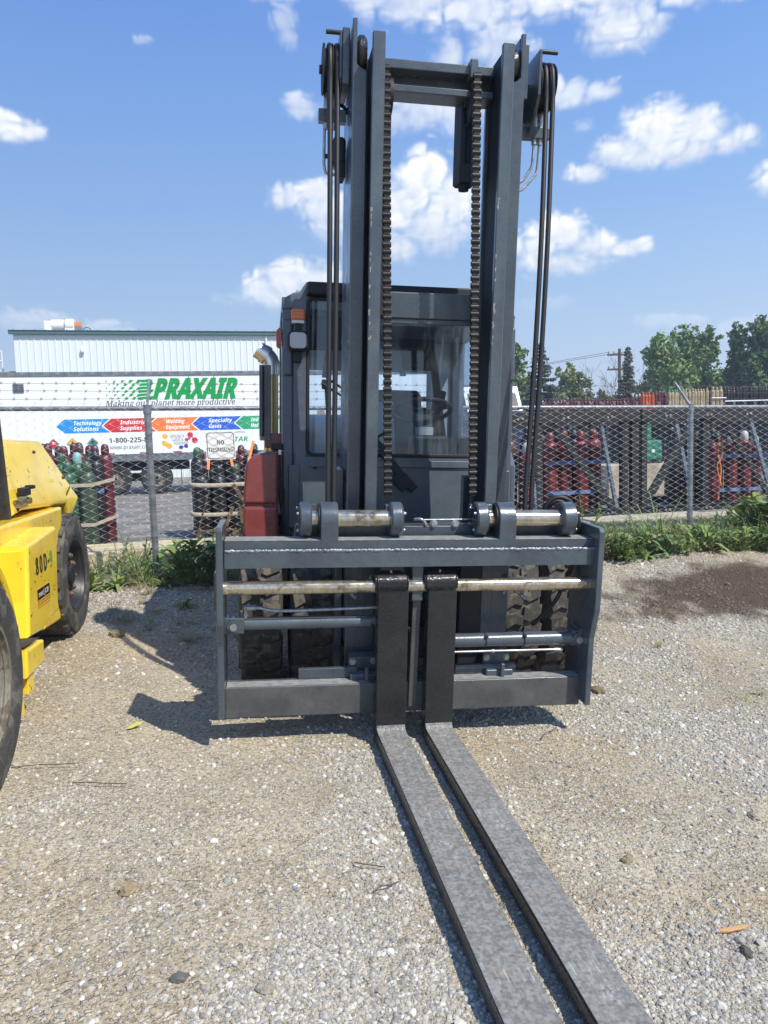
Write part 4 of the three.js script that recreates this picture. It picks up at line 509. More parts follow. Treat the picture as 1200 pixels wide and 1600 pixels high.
// ---------------------------------------------------------------- trees, pole, vehicle beyond the yard
function leafMass(seed, lobes, n, size, col) { // lobes: [x, y, z, rx, ry, rz]
  const R = rng(seed), pos = [], nor = [], colr = [], tot = lobes.reduce((a, l) => a + l[3] * l[4], 0), c = V();
  for (const [x, y, z, rx, ry, rz] of lobes) {
    const k = Math.round(n * rx * ry / tot), clumps = []; for (let i = 0; i < Math.max(8, k / 26); i++) { const t = R() * 6.283, u = R() * 2 - 1, s = Math.sqrt(1 - u * u), rr = Math.pow(R(), .38); clumps.push([x + rx * rr * s * Math.cos(t), y + ry * rr * u, z + rz * rr * s * Math.sin(t), R()]); }
    for (let i = 0; i < k; i++) {
      const q = clumps[Math.floor(R() * clumps.length)], sp = Math.min(rx, ry) * .36, px = q[0] + (R() + R() - 1) * sp, py = q[1] + (R() + R() - 1) * sp, pz = q[2] + (R() + R() - 1) * sp;
      const s = size * (.6 + .8 * R()), a = V(R() - .5, R() - .5, R() - .5).normalize(), b = V(R() - .5, R() - .5, R() - .5).cross(a).normalize();
      const t = .75 + .5 * R() + (q[3] - .5) * .3, y1 = R() > .85 ? 1.35 : 1;
      const o = [V(px, py, pz).addScaledVector(a, -s), V(px, py, pz).addScaledVector(b, s * .6), V(px, py, pz).addScaledVector(a, s), V(px, py, pz).addScaledVector(b, -s * .6)];
      const nn = b.clone().cross(a); for (const j of [0, 1, 2, 0, 2, 3]) { pos.push(o[j].x, o[j].y, o[j].z); nor.push(nn.x, nn.y, nn.z); colr.push(col[0] * t * y1, col[1] * t, col[2] * t); }
    }
  }
  const g = new THREE.BufferGeometry(); g.setAttribute('position', new THREE.Float32BufferAttribute(pos, 3)); g.setAttribute('normal', new THREE.Float32BufferAttribute(nor, 3)); g.setAttribute('color', new THREE.Float32BufferAttribute(colr, 3)); return g;
}
const leafMat = phy({ vertexColors: true, roughness: .75, side: THREE.DoubleSide, transmission: .2, thickness: 0 });
const needleMat = std({ vertexColors: true, roughness: .8, side: THREE.DoubleSide });
function addMesh(name, g, mat, parent) { const m = new THREE.Mesh(g, mat); m.name = name; m.castShadow = m.receiveShadow = true; parent.add(m); return m; }
function broadTree(label, pos, H, W, lobes, seed, n = 5200, size = .17, col = [.062, .115, .032]) {
  n = Math.round(n * 1.5); col = [col[0] * 2.7, col[1] * 2.35, col[2] * 2.0];
  const t = thing('broadleaf_tree', label, 'tree', pos), R = rng(seed * 3 + 1);
  const limbs = [rod([0, -.5, 0], [0, H * .55, 0], W * .035 + .09, 9)]; for (const [x, y, z, rx, ry] of lobes) limbs.push(tube([[0, H * .12, 0], [x * .35, (y) * .55, z * .3], [x * .85, y * .85, z * .8], [x, y + ry * .5, z]], .055, 12, 6)); for (let i = 0; i < 16; i++) { const l = lobes[i % lobes.length]; limbs.push(rod([l[0] * .7, l[1] * .8, l[2] * .7], [l[0] + (R() - .5) * l[3] * 1.8, l[1] + (R() - .2) * l[4] * .9, l[2] + (R() - .5) * l[5] * 1.8], .022, 5)); }
  mesh('trunk', limbs, M.bark, t); addMesh('crown', leafMass(seed, lobes, n, size, col), leafMat, t); return t;
}
{
  broadTree('round topped poplar standing left of centre in the right hand tree group', [20.6, -.2, -55], 9.2, 3, [[-.3, 7.1, 0, 1.25, 1.75, 1.2], [.3, 5.4, .2, 1.5, 1.8, 1.4], [-.9, 4.6, 0, 1.2, 1.7, 1.2], [.2, 3.0, 0, 1.8, 1.7, 1.6], [-1.2, 2.4, 0, 1.2, 1.5, 1.2]], 11);
  broadTree('tallest poplar of the right hand group, its crown split at the top', [23.7, -.2, -58], 10.2, 3.6, [[-.35, 8.2, 0, 1.2, 1.65, 1.1], [1.0, 8.1, .3, .8, 1.5, .9], [.1, 6.2, 0, 1.9, 1.7, 1.6], [-1.1, 5.2, .3, 1.3, 1.7, 1.2], [1.0, 4.5, -.2, 1.5, 1.8, 1.4], [0, 3.0, 0, 2.3, 1.8, 1.8], [1.8, 2.6, 0, 1.1, 1.4, 1.2]], 12, 7200);
  broadTree('dark slim poplar at the left of the pair by the right margin', [25.6, -.2, -55], 9.2, 2.2, [[0, 7.6, 0, .75, 1.7, .8], [.1, 5.6, .1, 1.0, 1.9, 1.0], [-.1, 3.6, 0, 1.1, 1.8, 1.1], [.3, 2.2, 0, 1.3, 1.5, 1.2]], 13, 4200, .16, [.038, .075, .026]);
  broadTree('large dark poplar cut by the right margin', [27.0, -.2, -52.5], 10, 4, [[-1.0, 8.1, 0, .85, 1.5, .9], [.3, 8.0, .1, 1.1, 1.4, 1.1], [-.6, 6.2, 0, 1.4, 1.8, 1.3], [1.0, 5.6, 0, 1.5, 2, 1.5], [-.5, 4.0, .2, 1.6, 1.8, 1.5], [.8, 3.0, 0, 1.9, 1.8, 1.6]], 14, 7200, .17, [.040, .078, .026]);
  broadTree('low dark bushy tree between the two poplar groups', [26.0, -.2, -60], 5.5, 2.4, [[0, 4.6, 0, 1.2, 1.3, 1.1], [.8, 3.4, 0, 1.4, 1.4, 1.2], [-.9, 3.2, 0, 1.1, 1.3, 1.2]], 15, 2600, .17, [.038, .07, .028]);
  broadTree('small pale poplar right of the first spruce', [13.1, -.2, -52], 7, 2, [[-.45, 5.9, 0, .65, .9, .6], [.35, 5.3, 0, .75, .8, .7], [-.5, 4.5, 0, .75, 1.0, .7], [.3, 3.9, 0, 1.0, 1.0, .9], [-.2, 2.8, 0, 1.2, 1.1, 1.1]], 16, 2100, .14, [.085, .125, .055]);
  broadTree('low scrubby tree below the bare branches', [14.3, -.2, -51], 5, 2, [[-.6, 4.2, 0, .6, .6, .6], [.5, 4.0, 0, .9, .7, .8], [0, 3.1, 0, 1.3, 1.0, 1.0], [1.3, 3.6, .2, .6, .8, .6]], 17, 1500, .13, [.08, .11, .05]);
  broadTree('leafy tree partly hidden by the right edge of the mast', [9.35, -.2, -53], 8.4, 2, [[.1, 7.2, 0, .7, 1.0, .7], [-.4, 6.1, 0, .8, 1.1, .8], [.4, 5.0, 0, 1.0, 1.2, 1], [0, 3.4, 0, 1.3, 1.6, 1.2]], 18, 3000, .15, [.06, .105, .035]);
  // bare tree
  { const t = thing('bare_tree', 'leafless grey tree between the pale poplar and the utility pole', 'tree', [14.9, -.2, -50.6]), R = rng(55), g = []; const grow = (p, d, L, r, k) => { const q = [p[0] + d[0] * L, p[1] + d[1] * L, p[2] + d[2] * L]; g.push(rod(p, q, r, 5)); if (k > 0) for (let i = 0; i < 2 + (R() > .5); i++) { const e = V(d[0] + (R() - .5) * 1.2, d[1] + (R() - .3) * .6, d[2] + (R() - .5) * 1.2).normalize(); grow(q, [e.x, e.y, e.z], L * (.6 + .2 * R()), r * .62, k - 1); } }; grow([0, 0, 0], [-.12, 1, 0], 2.1, .05, 5); grow([.9, 0, .2], [.16, 1, 0], 2.35, .045, 5); mesh('branches', g, M.bark, t); }
}
function spruce(label, pos, H, W, seed, col) {
  const t = thing('spruce_tree', label, 'tree', pos), R = rng(seed), P = [], N = [], C = [];
  mesh('trunk', cylY(-.4, H, 0, 0, .12, 8, .015), M.bark, t);
  const tri = (a, b, c, k) => { const n = b.clone().sub(a).cross(c.clone().sub(a)).normalize(); for (const q of [a, b, c]) { P.push(q.x, q.y, q.z); N.push(n.x, n.y, n.z); C.push(col[0] * k, col[1] * k, col[2] * k); } };
  for (let y = .5; y < H; y += .17 + .05 * R()) {
    const f = 1 - y / H, L0 = W * (Math.pow(f, .8) * .93 + .05), nb = 5 + Math.floor(5 * f);
    for (let i = 0; i < nb; i++) {
      const a = R() * 6.283, L = L0 * (.7 + .45 * R()), dx = Math.cos(a), dz = Math.sin(a), drop = .22 * L, lift = .12 * L; const at = (s) => V(dx * L * s, y - drop * s + lift * s * s * 1.6, dz * L * s);
      for (let s = .12; s < 1; s += .15 / Math.max(.5, L)) { const c = at(s), w = (.10 + .16 * (1 - s) * L) * (.7 + .6 * R()), k = .7 + .6 * R(); for (const sd of [-1, 1]) { const tip = c.clone().add(V(-dz * sd * w + dx * w * .7, -.05 - .11 * R(), dx * sd * w + dz * w * .7)); tri(c.clone().add(V(0, .035, 0)), tip, at(Math.min(1, s + .2)), k); tri(c, c.clone().add(V(dx * .05, -.14 - .1 * R(), dz * .05)), tip, k * .9); } }
    }
  }
  const g = new THREE.BufferGeometry(); g.setAttribute('position', new THREE.Float32BufferAttribute(P, 3)); g.setAttribute('normal', new THREE.Float32BufferAttribute(N, 3)); g.setAttribute('color', new THREE.Float32BufferAttribute(C, 3)); addMesh('crown', g, needleMat, t); return t;
}
spruce('dark spruce behind the right hand mast hoses', [9.62, -.1, -46], 7.35, 2.15, 31, [.055, .085, .055]);
spruce('narrow brownish spruce beside the utility pole', [15.5, -.1, -48], 7.15, 1.5, 32, [.085, .080, .054]);
{
  const p = thing('utility_pole', 'wooden utility pole with two cross arms right of the bare tree', 'utility pole', [18.72, 0, -60]);
  mesh('pole', cylY(-.3, 8.2, 0, 0, .14, 10, .11), M.bark, p); for (const h of [7.75, 6.62]) mesh('cross_arm', bx(-.95, .95, h - .07, h + .07, -.06, .06, .01), M.bark, p); mesh('insulator', [7.75, 6.62].flatMap((h) => [-.85, -.45, .45, .85].map((x) => cylY(h + .07, h + .25, x, 0, .05, 8))), M.galv, p); mesh('power_line', [-.85, .45].map((x) => tube([[x, 7.95, 0], [-12, 6.9, -6], [-30, 6.9, -16], [-60, 8.2, -32]], .016, 24, 4)), M.hose, p);
  const tr = thing('truck_cab', 'dark blue truck cab with white rear part just right of the mast', 'truck', Y(9.42, 14.4, .12), YA);
  mesh('body', [extX([[.9, .9], [.9, 1.9], [.35, 2.25], [-.05, 3.02], [-.35, 3.1], [-1.4, 3.1], [-1.4, .9]], -.95, .95, .05)], paint(.02, .035, .09, .3), tr); mesh('windscreen', [extX([[.365, 2.285], [-.04, 2.98], [-.06, 2.96], [.33, 2.26]], -.8, .8, .002)], M.hose, tr); mesh('rear_box', bx(-.98, .98, .9, 2.7, -3.6, -1.45, .04), M.hose, tr); mesh('door_panel', bx(.955, .965, 2.3, 2.6, -.9, -.3, .002), M.white, tr);
  for (const z of [.2, -1.9, -3.1]) for (const x of [-.85, .6]) mesh('wheel', discX(x, x + .26, .5, z, .5, .05, 20), M.tyreFar, tr);
}

// ---------------------------------------------------------------- weeds and grass along the fence
const leafStrip = (L, W, bend, up, n = 4) => { // a pointed leaf along +x that rises by up and droops by bend
  const v = [], ix = []; for (let i = 0; i <= n; i++) { const s = i / n, w = W * Math.pow(Math.sin(Math.PI * Math.min(.97, s * .88 + .1)), .8), x = L * s * (1 - .18 * bend * s), y = L * (up * s - bend * s * s); v.push(x, y + w * .25, -w, x, y, 0, x, y + w * .25, w); } for (let i = 0; i < n; i++) { const a = i * 3; ix.push(a, a + 1, a + 3, a + 1, a + 4, a + 3, a + 1, a + 2, a + 4, a + 2, a + 5, a + 4); } const g = new THREE.BufferGeometry(); g.setAttribute('position', new THREE.Float32BufferAttribute(v, 3)); g.setIndex(ix); g.computeVertexNormals(); return g; };
function weedGeo(kind, seed) {
  const R = rng(seed), gs = [];
  if (kind === 'rosette') for (let i = 0; i < 26; i++) gs.push(leafStrip(.16 + .20 * R(), .014 + .012 * R(), .35 + .5 * R(), .55 + .75 * R()).rotateY(R() * 6.283).translate((R() - .5) * .05, 0, (R() - .5) * .05));
  if (kind === 'grass') for (let i = 0; i < 46; i++) gs.push(leafStrip(.22 + .28 * R(), .0035 + .003 * R(), .3 + .6 * R(), .9 + .9 * R()).rotateY(R() * 6.283).translate((R() - .5) * .12, 0, (R() - .5) * .12));
  if (kind === 'stem') for (let k = 0; k < 5; k++) { const H = .28 + .26 * R(), lx = (R() - .5) * .28, lz = (R() - .5) * .28, ox = (R() - .5) * .12, oz = (R() - .5) * .12; gs.push(tube([[ox, 0, oz], [ox + lx * .4, H * .5, oz + lz * .4], [ox + lx, H, oz + lz]], .004, 6, 4)); for (let i = 0; i < 16; i++) { const s = .08 + .92 * i / 15, L = (.13 * (1 - s * .72)) * (.7 + .6 * R()); gs.push(leafStrip(L, L * .16, .5, .55 + .5 * R(), 3).rotateY(R() * 6.283).translate(ox + lx * s, H * s, oz + lz * s)); } }
  if (kind === 'broad') for (let i = 0; i < 64; i++) { const L = .07 + .08 * R(), a = R() * 6.283, r = R() * .20, h = R() * .30; gs.push(leafStrip(L, L * .20, .55, .7 + .4 * R(), 5).rotateY(a).translate(Math.cos(a) * r, h, Math.sin(a) * r)); gs.push(tube([[0, 0, 0], [Math.cos(a) * r * .6, h * .7, Math.sin(a) * r * .6], [Math.cos(a) * r, h, Math.sin(a) * r]], .0035, 4, 4)); }
  return ready(gs, false);
}
const weedMat = [[.19, .29, .06], [.265, .35, .08], [.155, .235, .065], [.40, .36, .17]].map((c) => phy({ color: lin(...c), roughness: .7, side: THREE.DoubleSide, transmission: .3, thickness: 0 }));
const wk = { rosette: weedGeo('rosette', 1), grass: weedGeo('grass', 2), grass2: weedGeo('grass', 12), stem: weedGeo('stem', 3), stem2: weedGeo('stem', 13), broad: weedGeo('broad', 4) };
{
  const strip = (name, list) => { const root = new THREE.Group(); root.name = numbered(name); root.userData.kind = 'stuff'; scene.add(root); const by = new Map(); for (const e of list) { const k = e[0] + '|' + e[5]; if (!by.has(k)) by.set(k, []); by.get(k).push(e); } const o = new THREE.Object3D(); for (const [k, es] of by) { const [kind, m] = k.split('|'), im = new THREE.InstancedMesh(wk[kind], weedMat[+m], es.length); im.name = 'plants'; im.userData.kind = 'stuff'; im.castShadow = im.receiveShadow = true; es.forEach(([, x, z, s, ry], i) => { o.position.set(x, gh(x, z) - .01, z); o.rotation.set(0, ry, 0); o.scale.set(s, s * (.85 + .3 * hash(i, 3, 8)), s); o.updateMatrix(); im.setMatrixAt(i, o.matrix); }); root.add(im); } };
  const R = rng(606), kinds = ['grass', 'stem', 'rosette', 'grass2', 'stem2', 'broad'];
  const right = []; for (let i = 0; i < 820; i++) { const u = 3.7 + 5.0 * R(), v = -.95 + 1.75 * Math.pow(R(), .75) , edge = -.62 - .28 * vnoise(u * 1.7, 3, 7); if (v < edge) continue; const [x, , z] = Y(u, v), tall = (.42 + .5 * vnoise(u * 1.4, v * 2, 9)) * lerp(1, .55, sstep(-.5, .3, v)) * lerp(.9, 1.5, sstep(6.3, 7.2, u)); right.push([['broad', 'stem', 'rosette', 'stem2', 'broad', 'grass', 'stem', 'rosette'][Math.floor(R() * 7.99)], x, z, tall * (.75 + .45 * R()) * 1.25, R() * 6.28, R() > .8 ? 3 : Math.floor(R() * 3)]); } strip('weeds', right);
  const left = []; for (let i = 0; i < 210; i++) { const u = -2.2 + 4.6 * R(), v = -.35 + 1.2 * R(); if (R() > .3 + .9 * vnoise(u * 2.1, v * 1.5, 19)) continue; const [x, , z] = Y(u, v); left.push([kinds[Math.floor(R() * 5)], x, z, .42 + .45 * R(), R() * 6.28, R() > .7 ? 3 : Math.floor(R() * 3)]); } strip('weeds', left);
  const sparse = []; for (let i = 0; i < 46; i++) { const x = -2.6 + 2.2 * R(), z = -7.1 + 1.5 * R(); sparse.push(['grass', x, z, .12 + .2 * R(), R() * 6.28, 3]); } for (let i = 0; i < 14; i++) sparse.push(['rosette', 1.2 + 2.6 * R(), -6.3 + 3.2 * R(), .10 + .12 * R(), R() * 6.28, 1]); strip('grass_blades', sparse);
  const one = (kind, m, x, z, s, label, ry = 0) => { const t = thing('weed_plant', label, 'weed', [x, gh(x, z) - .01, z], ry); t.scale.set(s, s, s); addMesh('leaves', wk[kind], weedMat[m], t); return t; };
  one('rosette', 1, -2.78, -6.95, 1.15, 'bright green clump of long leaves beside the rear tyre of the yellow truck'); one('rosette', 1, -2.50, -6.98, .95, 'light green leafy clump between the yellow truck and the fence post', 2);
  one('broad', 0, -1.83, -7.12, 1.25, 'large dark green leafy weed right of the left fence post'); one('broad', 2, -1.62, -7.02, 1.15, 'dark green weed nearest the left end plate of the carriage', 1.4); one('rosette', 0, -2.06, -7.0, .85, 'small bright weed at the foot of the left fence post', .7); one('broad', 0, -1.95, -7.25, 1.2, 'bushy weed behind the large dark green one at the fence', 2.4);
  one('rosette', 1, -1.72, -6.35, .55, 'small flat tuft of grass on the gravel in the cab shadow'); one('stem', 1, -2.45, -7.55, 1.1, 'tall thin weed against the kerb left of the left fence post', .4);
  one('broad', 1, 4.45, -9.05, 1.5, 'tall light green broad leaved weed near the right margin', .5); one('grass', 1, 3.1, -8.55, 1.2, 'tall bright grass tuft before the right fence post', 2); one('stem', 0, 2.25, -8.5, 1.35, 'upright feathery weed left of the right fence post', 1); one('rosette', 1, 3.55, -8.35, 1.3, 'long leaved grass clump at the edge of the dark soil', 3);
}

// ---------------------------------------------------------------- the big grey forklift (x to its left seen from the seat, y up, z forward over the forks)
{
  const F = thing('forklift', 'large dark grey forklift with tall mast, red mudguard and long forks on the ground', 'forklift', [.1313, 0, -3.7857]); F.rotation.set(0, .14718, -.04267, 'YXZ');
  const TILT = .06084; // the mast leans forward
  const mp = (name, gs, mat, parent = F, uvs = true) => { const m = mesh(name, gs, mat, parent, uvs); if (parent === F) m.rotation.x = TILT; return m; };
  const C0 = .1085, mir = (x) => 2 * C0 - x, mir2 = (x) => .165 - x;

  // --- mast rails
  for (const s of [0, 1]) {
    const X = (a, b) => s ? [mir(b), mir(a)] : [a, b]; const B = (a, b, ...r) => bx(...X(a, b), ...r);
    mp('inner_mast_rail', [extX([[-.32, .45], [-.32, 3.514], [-.348, 3.514], [-.348, .45]], ...X(-.250, -.187), .004), B(-.250, -.187, .45, 3.50, -.63, -.597)], M.gray); mp('rail_web', [B(-.236, -.204, .45, 3.50, -.60, -.345)], M.mastShade);  // web colour carries the shade of the rail's inner side
    mp('outer_mast_rail', [ext(poly((s ? [[mir(-.265), .4], [mir(-.265), 3.37], [mir(-.300), 3.385], [mir(-.315), 3.40], [mir(-.315), 3.61], [mir(-.337), 3.61], [mir(-.337), .4]].reverse() : [[-.265, .4], [-.265, 3.37], [-.300, 3.385], [-.315, 3.40], [-.315, 3.61], [-.337, 3.61], [-.337, .4]])), -.45, -.42, .003), B(-.337, -.312, .4, 3.60, -.80, -.448), B(-.337, -.265, .4, 3.40, -.83, -.80)], M.gray);
    mp('fixed_mast_rail', [B(-.385, -.345, .12, 1.36, -.72, -.52), B(-.37, -.20, .05, 1.30, -.90, -.83), B(-.29, -.262, .1, 1.30, -.83, -.46)], M.gray);
    mp('lower_mast_plate', [B(-.345, -.17, .20, .98, -.36, -.33, .006)], M.gray);
    const rl = mp('guide_roller', [discX(...X(-.312, -.262), 3.475, -.505, .088, .014, 32)], M.shank); mesh('roller_hub', cylX(...X(-.318, -.256), 3.475, -.505, .03, 16), M.zinc, rl);
    { const R3 = rng(88 + s), g = []; const x0 = s ? mir(-.187) : -.250; for (let i = 0; i < 15; i++) { const y = 2.02 + .75 * Math.pow(R3(), .8), h = .012 + .05 * R3() * R3(), w = .003 + .009 * R3(), x = x0 + .003 + .012 * R3() * R3(); g.push(ext(poly([[x, y], [x + w * .5, y + h * .3], [x + w * .3, y + h * .6], [x + w, y + h], [x + w * .2, y + h * .85], [x - .001, y + h * 1.1]]), -.3208, -.3192, .0002)); } const w = mp('bare_scrape', g, M.strapBeige); w.userData.kind = 'stuff'; }
    // chain with single links; it hangs plumb inside the leaning mast
    const ch = new THREE.Group(); ch.name = 'lift_chain'; ch.rotation.x = TILT; F.add(ch);
    const L = .0365, plate = (z0, z1) => ext(rrect(-L * .62, L * .62, -.0115, .0115, .011), z0, z1, .0012).rotateX(0);
    const lk = (odd) => ready([cylX(-.0208, .0208, 0, 0, .0142, 14), cylX(-.0225, .0225, 0, 0, .006, 10), bx(-.0155, .0155, -L * .5, L * .5, -.0095, .0095, .002), ...(odd ? [-.0175, .0125] : [-.0145, .0095]).map((x) => plate(0, .005).rotateZ(Math.PI / 2).rotateY(Math.PI / 2).scale(1, .8, .8).translate(x, 0, 0))]);
    const A = lk(false), Bk = lk(true), top = s ? [.290, 3.37] : [-.175, 3.37], bot = s ? [.350, 1.20] : [-.118, 1.20], n = Math.round((top[1] - bot[1]) / L);
    for (let i = 0; i < n; i++) { const m = new THREE.Mesh(i % 2 ? A : Bk, i % 2 ? M.chain : M.chainPin); m.name = 'chain_link'; m.castShadow = m.receiveShadow = true; m.position.set(lerp(top[0], bot[0], i / n), top[1] - i * L, -.375 + Math.sin(i * .37) * .0012); m.rotation.z = (top[0] - bot[0]) / (top[1] - bot[1]) * -1; ch.add(m); }
    mp('chain_anchor', [bx(bot[0] - .018, bot[0] + .018, 1.06, 1.19, -.40, -.355, .008)], M.gray);
  }
  // --- cross members
  mp('top_cross_beam', [bx(-.187, .404, 3.414, 3.460, -.62, -.47, .005), bx(-.187, .404, 3.305, 3.340, -.62, -.47, .005), bx(-.187, .404, 3.335, 3.42, -.60, -.575, .004), bx(-.187, -.10, 3.460, 3.492, -.62, -.55, .008), bx(.25, .404, 3.460, 3.485, -.62, -.52, .008), bx(.272, .312, 3.39, 3.482, -.52, -.44, .006)], M.gray);
  mp('mid_cross_beam', [bx(-.205, .422, 2.192, 2.335, -.74, -.62, .008), bx(-.205, .422, 2.165, 2.192, -.74, -.63, .004)], M.gray);
  mp('lower_cross_beam', [bx(-.22, .43, .55, .95, -.80, -.70, .01), bx(-.22, .43, .2, .4, -.80, -.70, .01)], M.dark);
  { // chain sheave and lift cylinder head inside the right rails
    const c = mp('lift_cylinder', [bx(.256, .272, 2.92, 3.36, -.70, -.54, .006), bx(.250, .35, 2.90, 3.0, -.66, -.52, .012), bx(.30, .36, 2.95, 3.3, -.70, -.60, .01), cylY(2.87, 2.905, .29, -.58, .028, 14)], M.mastShade); mesh('chain_sheave', [discX(.282, .302, 3.29, -.52, .105, .008, 36), discX(.278, .306, 3.29, -.52, .045, .006, 20), cylX(.265, .33, 3.29, -.52, .02, 14)], M.dark, c);
    mp('lift_cylinder', [cylY(2.2, 3.30, -.155, -.60, .045, 18), cylX(-.187, -.12, 3.30, -.55, .095, 28), bx(-.175, -.165, 2.78, 2.95, -.45, -.40)], M.dark);
  }
  // --- hose sheaves, hoses, hard lines
  for (const s of [0, 1]) {
    const SH = s ? [.682, .764] : [-.470, -.388], X = (x) => s ? mir(x) + .002 : x, O2 = (a, b) => s ? [X(b), X(a)] : [a, b];
    mp('sheave_bracket', [bx(...O2(-.381, -.343), 3.33, 3.60, -.80, -.50, .006), extX([[-.50, 3.58], [-.50, 3.36], [-.60, 3.22], [-.82, 3.22], [-.82, 3.58]], ...(s ? [.655, .672] : [-.395, -.383]), .003), ...(s ? [bx(.57, .66, 3.30, 3.50, -.80, -.74, .004)] : [])], M.gray);
    const sh = mp('hose_sheave', [discX(...SH, 3.44, -.63, .098, .01, 40), cylX(SH[0] - .02, SH[1] + .02, 3.44, -.63, .022, 14)], M.dark); mesh('sheave_flange', [discX(SH[0] - .004, SH[0] + .004, 3.44, -.63, .122, .003, 40), discX(SH[0] + .043, SH[0] + .048, 3.44, -.63, .122, .002, 40), discX(SH[1] - .004, SH[1] + .002, 3.44, -.63, .122, .003, 40)], M.dark, sh);
    mp('retaining_pin', [cylX(...(s ? [.66, .758] : [-.465, -.375]), 3.575, -.515, .011, 14)], M.chain);
    for (const [i, x] of [-.441, -.404].entries()) {
      const bxx = s ? [.626, .592][i] : [-.455, -.425][i], tx = s ? [.741, .705][i] : x;
      mp('hydraulic_hose', tube([[tx, 3.30, -.735], [tx, 3.44, -.742], [tx, 3.52, -.71], [tx, 3.552, -.63], [tx, 3.52, -.55], [tx, 3.44, -.518], [tx, 3.25, -.50], [lerp(tx, bxx, .3), 2.6, -.38], [lerp(tx, bxx, .62), 1.9, -.29], [bxx, 1.3, -.205], [bxx, 1.10, -.19]], .0135, 90, 10), M.hose);
      const fx = s ? [.739, .708][i] : [-.448, -.410][i];
      const ft = mp('hose_fitting', [cylY(3.25, 3.32, fx, -.68, .0125, 12), cylY(3.252, 3.275, fx, -.68, .018, 6), cylY(3.165, 3.195, fx, -.68, .016, 6)], M.zinc); mesh('ferrule', cylY(3.275, 3.345, fx, -.68, .0145, 12), M.zinc, ft);
      mp('hydraulic_hose', tube([[fx, 3.33, -.68], [fx, 3.37, -.71], [lerp(fx, tx, .5), 3.46, -.735]], .0125, 8, 8), M.hose);
      if (s) mp('hard_line', tube([[fx, 3.19, -.68], [fx - .004, 3.07, -.68], [fx - .012, 3.04 - (i ? 0 : .03), -.68], [.655, 2.975 - (i ? 0 : .045), -.68], [.56, 2.92 - (i ? 0 : .045), -.68]], .008, 26, 8, .2), M.zinc);
      else mp('hard_line', tube([[fx - .008, 3.19, -.68], [fx - .010, 2.99 + i * .05, -.68], [fx + .0, 2.945 + i * .03, -.68], [fx + .02, 2.94 + i * .03, -.68], [-.34, 2.935 + i * .03, -.68]], .008, 26, 8, .15), M.zinc);
    }
    mp('hose_clamp_bar', [s ? bx(.56, .793, 3.193, 3.252, -.715, -.655, .004) : bx(-.490, -.343, 3.200, 3.262, -.715, -.655, .004)], M.gray);
    if (!s) { mp('line_clamp', [bx(-.415, -.345, 2.99, 3.12, -.80, -.62, .02), bx(-.385, -.345, 2.92, 3.01, -.78, -.64, .006), cylX(-.45, -.42, 3.03, -.68, .012, 10), bx(-.405, -.395, 3.05, 3.11, -.68, -.66, .002)], M.dark); mp('hose_eye', new THREE.TorusGeometry(.028, .010, 8, 20).translate(-.372, 3.27, -.70), M.dark); }
  }
  // --- fork carriage
  mp('settled_dust', [bx(-.962, .918, 1.0555, 1.0572, -.150, -.036), bx(-.962, .918, 1.0085, 1.0105, -.028, -.012)], M.dust); mp('settled_dust', [bx(-.962, -.232, .2955, .2972, -.168, -.092), bx(.212, .904, .2955, .2972, -.168, -.092)], M.dust);
  const top = mp('carriage_top_bar', [extX([[.0, .928], [.0, 1.008], [-.03, 1.010], [-.03, 1.054], [-.155, 1.056], [-.155, .928]], -.966, .923, .005)], M.gray);
  { const R = rng(12), g = []; for (let x = -.955; x < .915; x += .0065) g.push(new THREE.SphereGeometry(.0058 + .0036 * R(), 7, 5).scale(1.2 + 1.2 * R(), 1, .8).translate(x, 1.012 + (R() - .5) * .005, -.003 + (R() - .5) * .004)); const w = mesh('weld_bead', g, M.galv, top); w.userData.kind = 'stuff'; }
  mp('carriage_end_plate', [extX([[.05, 1.118], [.05, .66], [.004, .54], [.004, .17], [-.30, .17], [-.30, 1.12], [.035, 1.135]], -.999, -.967, .006, 2)], M.gray);
  mp('carriage_end_plate', [extX([[.05, 1.105], [.05, .70], [.0, .53], [.0, .165], [-.30, .165], [-.30, 1.12], [.03, 1.125]], .903, .935, .006, 2)], M.gray);
  mp('outer_rub_plate', [bx(-1.014, -.998, .72, .90, -.1, -.02, .004), bx(-1.008, -.996, .98, 1.10, -.24, -.15, .004)], M.gray); mp('outer_rub_plate', [bx(.934, .95, .70, .88, -.1, -.02, .004)], M.gray);
  mp('carriage_bottom_bar', [bx(-.970, .910, .134, .296, -.20, -.085, .007)], M.grayScuffed);
  mp('bottom_shoe_plate', [bx(-.60, -.29, .296, .352, -.20, -.172, .004)], M.gray); mp('bottom_shoe_plate', [bx(.235, .572, .296, .347, -.20, -.172, .004)], M.gray);
  for (const x of [-.26, .47]) { mp('hook_block', [bx(x - .075, x + .075, .235, .33, -.20, -.13, .008), bx(x - .075, x + .075, .33, .40, -.29, -.20, .004), bx(x + .0, x + .02, .235, .37, -.13, -.105, .004)], M.gray); mp('hook_bolt', [...bolt(x - .055, .375, -.20, .013, .014), ...bolt(x + .055, .375, -.20, .013, .014)], M.zinc); }
  mp('centre_bar', [bx(-.038, .018, .742, .928, -.085, -.035, .005)], M.gray); mp('centre_bar', [bar([-.006, .742, -.075], [-.014, .166, -.085], .044, .03)], M.grayScuffed);
  mp('fork_shaft', [cylX(-.967, .904, .819, -.05, .034, 32)], M.steel);
